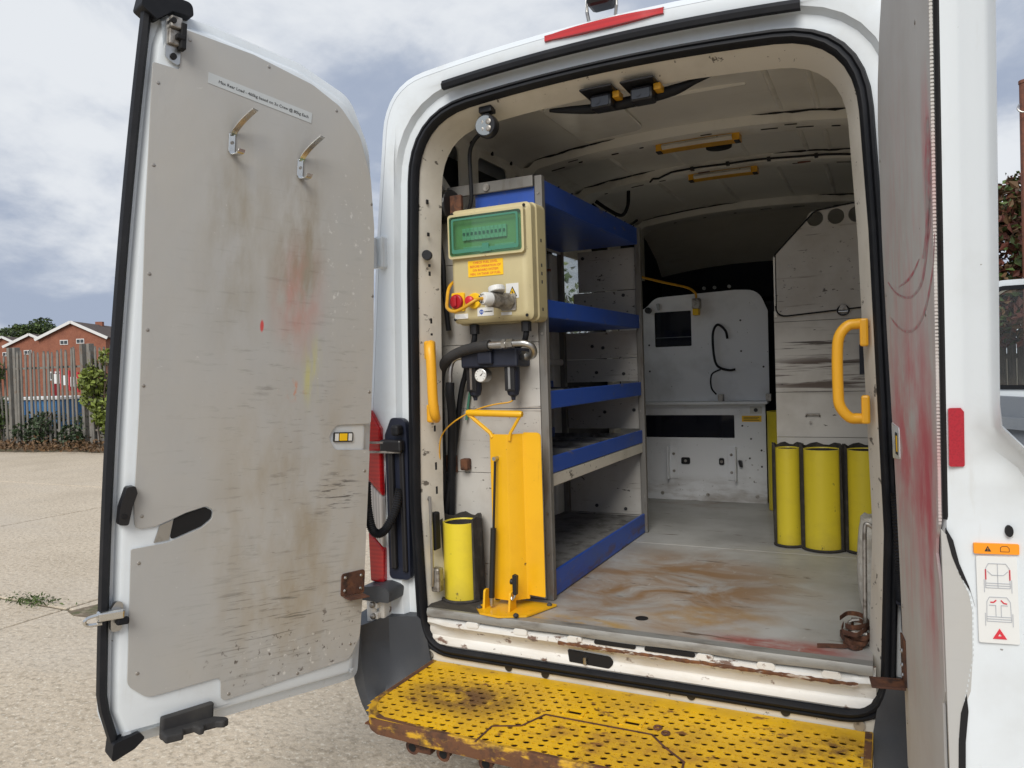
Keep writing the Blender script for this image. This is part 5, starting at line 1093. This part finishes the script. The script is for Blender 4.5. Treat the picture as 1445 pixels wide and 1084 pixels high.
tag(h2.build('steel_hose_tail', 'steel', smooth=60), 'thin steel elbow on the left end of the air filter', 'pipe')
h2 = MB().tube([(-.700, .14, 1.548), (-.702, .14, 1.50), (-.715, .17, 1.40), (-.752, .21, 1.15), (-.765, .215, .95), (-.765, .215, .735)], .017, 12, 6)
tag(h2.build('air_hose', 'rubber', smooth=60), 'black air hose dropping straight down from the thin steel elbow', 'hose')
for P, lab in (([(-.60, .165, 1.730), (-.605, .165, 1.70), (-.63, .17, 1.65), (-.66, .19, 1.58), (-.69, .2, 1.50), (-.73, .21, 1.3), (-.775, .190, 1.0), (-.780, .175, .735)], 'black cable from the left gland of the electrical box down the panel'),
               ([(-.385, .165, 1.730), (-.388, .165, 1.712), (-.400, .175, 1.692), (-.425, .19, 1.68), (-.46, .215, 1.672), (-.50, .222, 1.670)], 'short black cable from the right gland of the electrical box')):
    tag(MB().tube(P, .011, 10, 6).build('cable', 'rubber', smooth=60), lab, 'cable')
tag(MB().tube([(-.600, .22, 1.690), (-.612, .22, 1.65), (-.64, .225, 1.58), (-.665, .225, 1.50), (-.68, .22, 1.40)], .005, 8, 5).build('cable', 'green_plastic', smooth=60), 'thin green earth cable beside the air filter', 'cable')
tag(MB().tube([(-.448, .165, 1.478), (-.46, .15, 1.470), (-.52, .14, 1.462), (-.60, .13, 1.440), (-.68, .11, 1.395), (-.725, .10, 1.34), (-.745, .12, 1.25)], .0028, 8, 6).build('drain_tube', 'amber', smooth=60), 'thin amber drain tube running from the air filter bowl to the pillar', 'tube')
MB().box(-.78, -.735, .222, .2360, 1.195, 1.260).build('clip_plate', 'rust_brown', sh)
tag(MB().box(-.705, -.672, .20, .2365, 1.205, 1.250).build('wall_clip', 'rust_brown', bevel=.006), 'small rusty black clip on the planked panel left of the yellow plate', 'clip')

# ================================================================== YELLOW FOLDING MOUNT
ym = thing('folding_mount', 'yellow folded steel plate with T handle and black gas strut standing on floor edge', 'folding mount', (-.43, .09, FZ))
MB().prism(fillet([(-.560, .040, .003), (-.520, -.010, .01), (-.440, -.022, .02), (-.350, .020, .01), (-.300, .175, .004), (-.555, .175, .004)], 4), 'z', FZ + .0035, FZ + .0105).build('base_plate', 'yellow_steel', ym, bevel=.002)
prof = [(-.515, .130), (-.514, .096), (-.510, .090), (-.443, .086), (-.436, .089), (-.398, .129), (-.390, .132)]
z0, z1 = .757, 1.358; rows = []
MB().prism(fillet([(-.394, .772, 0), (-.326, .768, .004), (-.326, 1.362, .020), (-.394, 1.362, 0)], 5), 'y', .1305, .1345).build('side_flange', 'yellow_steel', ym, bevel=.001)
for z in (z0, z1): rows.append([(x, y, z) for x, y in prof])
b = MB().grid(rows); rows2 = [[(x + .001, y + .004, z) for x, y in prof] for z in (z0, z1)]; o_ = len(b.v); b.grid(rows2)
n_ = len(prof)
for k in range(n_ - 1):
    b.f += [(k, k + 1, o_ + k + 1, o_ + k), (n_ + k, n_ + k + 1, o_ + n_ + k + 1, o_ + n_ + k)]
b.f += [(0, o_, o_ + n_, n_), (n_ - 1, o_ + n_ - 1, o_ + 2 * n_ - 1, 2 * n_ - 1)]
b.build('folded_plate', 'yellow_steel', ym, smooth=25)
hd = MB().tube([(-.600, .085, 1.437), (-.590, .085, 1.4365), (-.385, .085, 1.431), (-.374, .085, 1.4305)], [.010, .0125, .0125, .010], 12).build('handle_bar', 'yellow_steel', ym, smooth=40)
MB().tube([(-.592, .085, 1.430), (-.510, .095, 1.362), (-.500, .092, 1.345)], .0075, 8).build('handle_strut', 'yellow_steel', hd, smooth=40)
MB().tube([(-.382, .085, 1.426), (-.428, .094, 1.362), (-.432, .092, 1.335)], .006, 8).build('handle_strut', 'yellow_steel', hd, smooth=40)
gs = MB().cyl((-.492, .062, 1.012), (-.481, .070, 1.262), .0048, 10).build('gas_strut_rod', 'black_plastic', ym)
MB().cyl((-.503, .052, .772), (-.492, .062, 1.022), .0105, 16).build('gas_strut_body', 'black_plastic', ym)
MB().cyl((-.481, .092, 1.272), (-.481, .060, 1.272), .0075, 10).build('upper_pivot', 'steel', ym)
MB().cyl((-.503, .052, .742), (-.503, .052, .775), .008, 10).build('lower_pivot', 'steel', ym)
MB().prism(fillet([(.035, FZ + .0105, 0), (.085, FZ + .0105, 0), (.075, .800, .012), (.045, .800, .012)]), 'x', -.532, -.524).build('hinge_ear', 'yellow_steel', ym, bevel=.002)
MB().prism(fillet([(.030, FZ + .0105, 0), (.085, FZ + .0105, 0), (.075, .800, .012), (.042, .800, .012)]), 'x', -.428, -.420).build('hinge_ear', 'yellow_steel', ym, bevel=.002)
lv = MB().prism(fillet([(-.412, .795, .004), (-.398, .793, .004), (-.394, .862, .006), (-.412, .868, .006)]), 'y', .040, .055).build('lock_lever', 'black_plastic', ym, bevel=.004)
MB().tube([(-.422, .052, .838), (-.405, .050, .838)], [.011, .008], 12).build('lever_knob', 'black_plastic', lv)
MB().tube([(-.405, .05, .800), (-.410, .045, .782), (-.418, .045, .775), (-.424, .05, .79)], .004, 8, 3).build('lever_link', 'steel', lv)
for x, y in ((-.382, .000), (-.545, .035), (-.53, .15), (-.32, .15)): MB().ball((x, y, FZ + .013), (.010, .010, .008), 12, 6).build('bolt', 'dark_inner', ym)
# floor mat under the mount and the tube
o = MB().prism([(-.745, .002), (-.50, .000), (-.48, .06), (-.45, .19), (-.47, .2355), (-.76, .2355), (-.76, .06)], 'z', FZ + .0005, FZ + .003).build('floor_mat', 'felt'); tag(o, 'ragged dark felt mat under the yellow tube on the floor edge', 'mat')

# ================================================================== YELLOW TUBES
def ytube(x, y, r, z1, label, back=True):
    t = thing('storage_tube', label, 'tube', (x, y, FZ), 'yellow storage tubes')
    n = 32; rows = []
    for q, z in ((r, FZ + .0035), (r, z1), (r - .005, z1 + .001), (r - .007, z1 - .002), (r - .007, FZ + .02)): rows.append([(x + q * math.cos(a), y + q * math.sin(a), z) for a in (2 * math.pi * k / n for k in range(n))])
    MB().grid(rows, True).build('shell', 'yellow_tube', t, smooth=40)
    MB().cyl((x, y, FZ + .004), (x, y, FZ + .022), r - .006, 24).build('bottom_plate', 'felt', t)
    MB().tube([(x, y, z1 - .12), (x, y, z1 - .004)], r - .009, 24, cap=False).build('liner', 'felt', t)
    if back:
        rows = []
        for z in (FZ + .0035, z1 * .5 + FZ * .5, z1 + .004, z1 + .016):
            aa = np.linspace(R(-28), R(208), 15); w_ = [.012 + .004 * math.sin(k * 2.3 + z * 9) for k in range(15)]
            zz2 = [z + (.008 * math.sin(k * 1.7) if z > z1 else 0) for k in range(15)]
            rows.append([(x + (r + .0015) * math.cos(a), y + (r + .0015) * math.sin(a), q) for a, q in zip(aa, zz2)] + [(x + (r + w) * math.cos(a), y + (r + w) * math.sin(a), q) for a, w, q in zip(aa[::-1], w_[::-1], zz2[::-1])])
        b = MB().grid(rows, True); k3 = len(b.v) - 30
        for k in range(14): b.f.append((k3 + k, k3 + k + 1, k3 + 28 - k, k3 + 29 - k))
        b.build('felt_surround', 'felt', t)
        MB().tube([(x + (r + .008) * math.cos(a), y + (r + .008) * math.sin(a), FZ + .007) for a in np.linspace(R(190), R(350), 12)], .007, 6).build('felt_hem', 'felt', t)
    return t
ytube(-.675, .145, .070, 1.020, 'short yellow tube standing by the left pillar on the felt mat')
for x, r, lab in ((.362, .058, 'yellow tube nearest the white cabinet in the row against the scraped boards'), (.512, .084, 'wide middle yellow tube in the row against the scraped boards'), (.690, .078, 'yellow tube by the right wall in the row against the scraped boards')):
    ytube(x, 1.492 - r - .017, r, 1.183, lab)
b = MB()
b.box(.412, .440, 1.470, 1.488, FZ + .0035, 1.19).box(.590, .625, 1.470, 1.488, FZ + .0035, 1.185)
tag(b.build('felt_packing', 'felt', bevel=.003), 'black felt packing strips between the row of yellow tubes', 'packing')
ytube(.225, 2.30, .075, 1.300, 'lone yellow tube in the gap behind the scraped boards beside the cabinet', False)

# ================================================================== RIGHT PARTITION
rp = thing('partition_wall', 'grey scraped board partition with three round holes, behind the yellow tubes', 'partition', (.58, 1.5, FZ))
for z0, z1 in ((FZ + .001, 1.225), (1.227, 1.440), (1.442, 1.776)): MB().box(.306, .850, 1.494, 1.508, z0, z1).build('plank', 'ply_scraped', rp, bevel=.0012)
up = fillet([(.316, 1.800, .05), (.85, 1.835, 0), (.85, 2.30, 0), (.66, 2.302, .02), (.500, 2.285, .05), (.318, 2.098, .03)], 5)
MB().prism([up] + [circ(x, 2.250, .036, 26) for x in (.500, .590, .678)], 'y', 1.480, 1.4925).build('upper_board', 'ply_wall', rp, bevel=.0015)
MB().tube([(u, 1.4795, v) for u, v in up[:len(up)]] , .004, 6).build('edge_trim', 'rubber', rp)
MB().box(.310, .322, 1.480, 1.508, 1.80, 2.09).build('edge_strip', 'rib_paint', rp)
MB().box(.306, .85, 1.4935, 1.508, 1.778, 1.830).build('plank', 'ply_scraped', rp)
rg = MB().tube([(.612 + .024 * math.cos(a), 1.474, 1.815 + .022 * math.sin(a)) for a in np.linspace(0, 2 * math.pi, 24)], .004, 8).build('ring_pull', 'black_plastic', rp)
MB().prism(fillet([(.590, 1.812, .004), (.634, 1.812, .004), (.622, 1.842, .01), (.602, 1.842, .01)]), 'y', 1.470, 1.4795).build('ring_plate', 'zinc_dirty', rg, bevel=.003)
MB().box(.592, .632, 1.470, 1.4745, 1.808, 1.817).build('ring_bar', 'steel', rg)
for x, z in ((.365, 1.835), (.36, 1.95), (.52, 2.0), (.66, 1.96), (.38, 2.04), (.64, 2.05), (.46, 1.30), (.70, 1.30)): MB().cyl((x, 1.4805, z), (x, 1.4775, z), .006, 10).build('screw', 'zinc_dirty', rp)
MB().box(.675, .84, 1.485, 1.4935, 1.52, 1.655).build('dark_recess', 'navy_black', rp)
MB().tube([(.44, 1.490, 1.325), (.44, 1.480, 1.335), (.50, 1.480, 1.335), (.50, 1.490, 1.325)], .004, 6).build('staple', 'zinc_dirty', rp)

# ================================================================== FRONT CABINET
cbn = thing('white_cabinet', 'white steel cabinet with rounded top panel and dark slots at the van front', 'cabinet', (-.25, 2.6, FZ))
YC = 2.478
MB().box(-.80, .116, YC + .004, 3.05, FZ, 1.335).build('carcass', 'navy_black', cbn)
MB().prism([[(-.80, FZ + .001), (.118, FZ + .001), (.118, 1.335), (-.80, 1.335)], rrect(-.66, -.068, 1.124, 1.266, .006)], 'y', YC - .006, YC + .0035).build('front_panel', 'cabinet_white', cbn, bevel=.0015)
MB().box(-.66, -.066, YC + .0005, YC + .003, 1.122, 1.268).build('slot_glass', 'smoked', cbn)
MB().box(-.80, .140, YC - .075, YC + .02, 1.336, 1.352).build('ledge', 'cabinet_white', cbn, bevel=.003)
MB().box(-.80, .116, YC - .0085, YC - .0062, 1.275, 1.333).build('upper_strip', 'cabinet_white', cbn)
MB().box(-.80, .116, YC - .009, YC - .0062, FZ + .001, .775).build('kick_strip', 'cabinet_white', cbn)
for x in (-.53, -.24, .06): MB().cyl((x, YC - .009, .765), (x, YC - .014, .765), .012, 6).build('floor_bolt', 'zinc_dirty', cbn)
upc = fillet([(-.80, 1.353, 0), (.140, 1.353, 0), (.142, 1.90, .03), (.09, 2.03, .12), (-.05, 2.040, .05), (-.55, 2.025, .10), (-.62, 1.96, .1), (-.80, 1.90, 0)], 6)
MB().prism([upc, rrect(-.561, -.324, 1.705, 1.930, .008)], 'y', YC + .02, YC + .028).build('upper_panel', 'cabinet_white', cbn, bevel=.0015)
MB().box(-.57, -.315, YC + .0285, YC + .032, 1.70, 1.936).build('hatch_glass', 'smoked', cbn)
MB().box(-.561, -.324, YC + .022, YC + .026, 1.762, 1.766).build('hatch_rail', 'ink_grey', cbn)
for x, s in ((-.48, 1), (-.06, -1)):
    MB().box(x - .005, x + .005, YC - .062, YC - .006, .86, 1.07).box(*sorted((x, x + s * .055)), YC - .012, YC - .006, .86, 1.07).build('angle_bracket', 'cabinet_white', cbn, bevel=.003)
    for z in (.91, 1.02): MB().cyl((x + s * .03, YC - .012, z), (x + s * .03, YC - .018, z), .009, 8).build('bracket_bolt', 'zinc_dirty', cbn)
for x, w in ((-.375, .028), (-.150, .016)):
    l = MB().prism(rrect(x - w, x + w, .955, .998, .010), 'y', YC - .014, YC - .006).build('latch', 'black_plastic', cbn, bevel=.003)
    MB().cyl((x, YC - .014, .976), (x, YC - .017, .976), .009, 10).build('latch_pin', 'zinc_dirty', l)
MB().prism(fillet([(-.048, .99, .005), (-.025, .985, .005), (-.020, .945, .005), (-.038, .950, .003)]), 'y', YC - .035, YC - .006).build('hook', 'black_plastic', cbn, bevel=.003)
MB().box(.028, .098, YC - .0105, YC - .0088, 1.275, 1.318).build('switch_plate', 'breaker', cbn); MB().cyl((.063, YC - .0105, 1.297), (.063, YC - .016, 1.297), .012, 12).build('switch_knob', 'black_plastic', cbn)
yl = MB().box(-.022, .094, YC - .0075, YC - .0060, 1.225, 1.262).build('yellow_label', 'sticker_yellow', cbn)
for k in range(3): MB().box(-.012, .082 - .01 * (k % 2), YC - .0082, YC - .0076, 1.232 + k * .0095, 1.2355 + k * .0095).build('label_print', 'ink_black', yl)
for x, z in ((-.02, 1.2), (.03, 1.12), (.02, 1.0), (.09, 1.05), (.09, .95), (-.6, 1.55), (.11, 1.56), (-.02, 1.66), (-.02, 1.85), (-.6, 1.72)): MB().cyl((x, (YC + .02 if z > 1.4 else YC - .006) - .0002, z), (x, (YC + .02 if z > 1.4 else YC - .006) - .0035, z), .006, 8).build('screw', 'dark_inner', cbn)
for x in (-.16, .125): MB().box(x, x + .03, YC - .03, YC + .02, 1.352, 1.395).build('angle_tab', 'zinc_dirty', cbn)
MB().cyl((-.596, YC + .02, 1.945), (-.596, YC - .01, 1.945), .020, 14).build('door_knob', 'black_plastic', cbn)
MB().prism(fillet([(-.545, 1.985, .004), (-.525, 1.985, .004), (-.520, 1.945, .006), (-.535, 1.94, .006)]), 'y', YC + .005, YC + .02).build('clip', 'steel', cbn)
# hanging black lead on the cabinet, yellow cable with connector
tag(MB().tube([(-.10, YC + .012, 1.74), (-.11, YC + .008, 1.79), (-.155, YC + .004, 1.83), (-.185, YC + .002, 1.78), (-.185, YC + .002, 1.66), (-.165, YC + .004, 1.575), (-.10, YC + .004, 1.545), (-.055, YC + .006, 1.548)], .0075, 8, 7).tube([(-.145, YC + .005, 1.550), (-.20, YC + .004, 1.52), (-.205, YC + .004, 1.44), (-.175, YC + .006, 1.395)], .005, 8, 6).build('hanging_lead', 'rubber', smooth=60), 'black lead hanging in an S curve on the white cabinet', 'cable')
yc = thing('inspection_cable', 'yellow cable hanging from the shelf end to a grey connector on the cabinet', 'cable', (-.28, 2.4, 1.97))
MB().tube([(-.405, 1.506, 2.16), (-.50, 1.75, 2.18), (-.56, 2.1, 2.14), (-.46, 2.3, 2.105), (-.33, 2.42, 2.07), (-.285, 2.455, 2.035), (-.28, 2.46, 2.00)], .0075, 10, 7).build('lead', 'amber', yc, smooth=60)
MB().box(-.305, -.255, 2.44, 2.497, 1.935, 2.00).build('connector', 'zinc_dirty', yc, bevel=.006); MB().box(-.300, -.262, 2.435, 2.49, 1.895, 1.935).build('connector_tip', 'sticker_yellow', yc, bevel=.004)

# ================================================================== ROOF FITTINGS
for x0, x1, y, lab in ((-.135, .235, 1.105, 'wider amber strip lamp on the roof bow closer to the rear doors'), (-.135, .215, 1.735, 'narrower amber strip lamp on the roof bow closer to the cab')):
    t = thing('strip_lamp', lab, 'lamp', ((x0 + x1) / 2, y, roof_z(.05) - .05), 'amber strip lamps')
    zt = roof_z((x0 + x1) / 2) - .043; sl = lambda x: roof_z(x) - .044
    b = MB(); rows = [[(x, y - .032, sl(x)), (x, y - .030, sl(x) - .030), (x, y + .030, sl(x) - .030), (x, y + .032, sl(x))] for x in np.linspace(x0, x1, 9)]
    b.grid(rows); b.f += [(0, 1, 2, 3), tuple(8 * 4 + k for k in (3, 2, 1, 0))]; b.build('housing', 'amber', t)
    for x in (x0 + .012, x1 - .012): MB().box(x - .012, x + .012, y - .034, y + .012, sl(x) - .036, sl(x) - .0305).build('end_clip', 'black_plastic', t, bevel=.003)
    b = MB(); rows = [[(x, y - .036, sl(x) - .004), (x, y - .050, sl(x) - .018), (x, y - .033, sl(x) - .0285)] for x in np.linspace(x0 + .03, x1 - .03, 8)]
    b.grid(rows).build('diffuser', 'inner_cream', t)
b = MB().tube([(.085, 1.40, roof_z(.085) + .001), (.085, 1.40, roof_z(.085) - .012), (.085, 1.40, roof_z(.085) - .016)], [.062, .060, .045], 26)
tag(b.build('roof_vent', 'rubber', smooth=40), 'round black vent disc in the roof between the two amber lamps', 'vent')
# cable along the second bow
P = [(x, 1.645 + .006 * math.sin(x * 20), roof_z(x) - .030 - (.02 if x < -.25 else 0)) for x in np.linspace(-.28, .74, 16)]
t = thing('roof_cable', 'black cable clipped along the second roof bow', 'cable', (.2, 1.645, 2.56))
MB().tube([(-.34, 1.70, roof_z(-.34) - .046), (-.31, 1.655, roof_z(-.3) - .045)] + P, .0055, 8, 2).build('lead', 'rubber', t)
for x in (-.1, .08, .28, .5): MB().box(x - .008, x + .008, 1.634, 1.662, roof_z(x) - .040, roof_z(x) - .022).build('clip', 'black_plastic', t)
for x in (-.05, .44): MB().box(x - .03, x + .03, 1.69, 1.715, roof_z(x) - .0475, roof_z(x) - .0445).build('pressed_tag', 'pole_brown', t)
tag(MB().tube([(-.70, 1.83, 2.545), (-.63, 1.86, 2.49), (-.57, 1.9, 2.46), (-.52, 1.86, 2.50), (-.50, 1.82, 2.575)], .010, 8, 6).tube([(-.72, 1.83, 2.53), (-.66, 1.95, 2.46), (-.60, 2.1, 2.44), (-.60, 2.3, 2.50)], .008, 8, 6).build('cable_bundle', 'rubber', smooth=60), 'tangled black cables in the roof corner above the shelf end', 'cable')
# header: twin reversing-camera lamps with their cables
for x, lab in ((-.055, 'black flood lamp on the roof header, the one closer to the round lamp'), (.085, 'black flood lamp on the roof header, the one closer to the cable end')):
    t = thing('header_lamp', lab, 'lamp', (x, .12, 2.51), 'flood lamps on the header')
    zt = 2.516 - .02 * abs(x)
    MB().box(x - .056, x + .056, .050, .165, zt - .008, zt + .000).build('bracket', 'black_plastic', t, bevel=.003)
    MB().box(x - .036, x + .040, .095, .160, zt - .058, zt - .008).build('lamp_body', 'black_plastic', t, bevel=.010)
    MB().prism(rrect(x - .028, x + .032, zt - .052, zt - .016, .006), 'y', .091, .0955).build('lens', 'smoked', t)
    MB().cyl((x - .008, .091, zt - .035), (x - .008, .089, zt - .035), .011, 14).build('reflector', 'smoked', t)
    MB().box(x + .042, x + .066, .100, .150, zt - .030, zt - .008).build('side_bracket', 'amber', t, bevel=.003)
tag(MB().tube([(-.26, .15, 2.500), (-.18, .15, 2.488), (-.08, .155, 2.478), (.06, .16, 2.482), (.18, .16, 2.492), (.25, .16, 2.508), (.34, .165, 2.530)], [.006, .013, .018, .020, .018, .010, .005], 10, 5).build('header_loom', 'rubber', smooth=50), 'bundle of black taped cables behind the header flood lamps', 'cable')
wl_ = thing('round_work_lamp', 'round clear LED work lamp hanging from the top left of the rear frame', 'lamp', (-.46, .06, 2.50))
MB().box(-.485, -.435, .035, .075, 2.497, 2.520).build('mount', 'black_plastic', wl_, bevel=.004)
MB().box(-.472, -.448, .045, .060, 2.478, 2.500).build('stem', 'black_plastic', wl_)
o = MB().tube([(-.452, .070, 2.448), (-.451, .045, 2.446), (-.450, .022, 2.444), (-.450, .016, 2.444)], [.025, .041, .041, .037], 28).build('housing', 'black_plastic', wl_, smooth=40)
MB().cyl((-.450, .0165, 2.444), (-.4495, .0135, 2.444), .034, 28).build('lens', 'lens_clear', o)
for dx, dz in ((-.013, .012), (.013, .012), (-.013, -.012), (.013, -.012)): MB().tube([(-.4495 + dx, .0137, 2.444 + dz), (-.4495 + dx, .0115, 2.444 + dz)], [.0105, .006], 14).build('led_cup', 'zinc_dirty', o)
tag(MB().tube([(-.47, .075, 2.455), (-.53, .12, 2.452), (-.575, .15, 2.435), (-.60, .17, 2.40), (-.605, .18, 2.32), (-.61, .19, 2.24), (-.63, .2, 2.20)], .008, 8, 6).build('lamp_lead', 'rubber', smooth=60), 'black lead dropping from the round work lamp behind the left pillar', 'cable')
# upper left corner: motor-like reel and bracket behind the pillar
t = thing('hose_reel', 'black reel with rusty bracket tucked behind the left pillar above the box', 'reel', (-.72, .2, 2.2))
MB().cyl((-.775, .20, 2.225), (-.69, .19, 2.225), .062, 22).build('drum', 'black_plastic', t, bevel=.006)
MB().box(-.70, -.645, .17, .19, 2.16, 2.26).build('bracket', 'rust_brown', t, bevel=.004)
MB().tube([(-.73, .15, 2.16), (-.725, .14, 2.08), (-.72, .15, 2.0), (-.73, .17, 1.9), (-.735, .2, 1.75)], .010, 8, 6).build('hose', 'rubber', t, smooth=60)
MB().bar((-.75, .18, 2.30), (-.70, .17, 2.245), .02, .02).build('arm', 'zinc_dirty', t)

# ================================================================== RIGHT REAR CORNER CLUTTER
rows = []
for i in range(17):
    q = i / 16; z = FZ + .001 + .355 * q; bulge = .030 * math.sin(math.pi * min(1, q * 1.05)) ** .6 * (1 - .45 * q)
    rows.append([(.752 - .02 * q - (.030 + bulge) * math.cos(a) * 1.0, .36 + .07 * math.sin(a) * (1 - .3 * q), z + .004 * math.sin(5 * a + i)) for a in np.linspace(0, 2 * math.pi, 15)[:-1]])
b = MB().grid(rows, True); b.f.append(tuple(range(13, -1, -1))); b.f.append(tuple(16 * 14 + k for k in range(14)))
tag(b.build('rolled_sheet', 'bag', smooth=60), 'battered off-white rolled sheet standing in the right rear corner', 'roll')
tag(MB().tube([(.742, .20, 1.075), (.728, .20, 1.085), (.720, .20, 1.075), (.718, .19, 1.0), (.716, .17, .80), (.715, .16, .745), (.722, .155, .733), (.735, .16, .745)], .0065, 8, 5).build('steel_rod', 'zinc_dirty', smooth=60), 'hooked steel rod leaning in front of the off-white roll', 'rod')
t = thing('ratchet_strap', 'heap of rusty brown ratchet strap on the floor in the right rear corner', 'strap', (.69, .16, FZ))
def ribbon(P, w, mat, nm):
    Q = catmull([Vector(p) for p in P], 6)[0]; rows = [[q + Vector((0, 0, -w / 2)), q + Vector((0, 0, w / 2)), q + Vector((.002, .002, w / 2)), q + Vector((.002, .002, -w / 2))] for q in Q]
    MB().grid(rows, True).build(nm, mat, t)
for k in range(5):
    zz_ = FZ + .010 + k * .014; c = (.690 + random.uniform(-.008, .008), .17 + random.uniform(-.01, .01))
    ribbon([(c[0] + (.036 + .006 * math.sin(k * 2 + a * 2)) * math.cos(a), c[1] + (.07 + .012 * math.cos(a * 3 + k)) * math.sin(a), zz_ + .005 * math.sin(a * 2 + k)) for a in np.linspace(k, k + 5.2, 9)], .014, 'rust_brown', 'webbing')
ribbon([(.585, .085, FZ + .008), (.62, .095, FZ + .009), (.655, .10, FZ + .010), (.69, .12, FZ + .012)], .013, 'rust_brown', 'webbing')
MB().box(.655, .715, .12, .19, FZ + .0035, FZ + .028).build('ratchet', 'rust_brown', t, bevel=.006); MB().cyl((.65, .155, FZ + .035), (.72, .155, FZ + .035), .010, 12).build('ratchet_spindle', 'zinc_dirty', t)
MB().tube([(.675, .15, FZ + .03), (.673, .15, FZ + .07), (.70, .15, FZ + .08)], .005, 8, 3).build('ratchet_lever', 'zinc_dirty', t)
MB().cyl((.02, .16, FZ + .0003), (.02, .16, FZ + .002), .022, 18).build('floor_plug', 'hole_black', van)
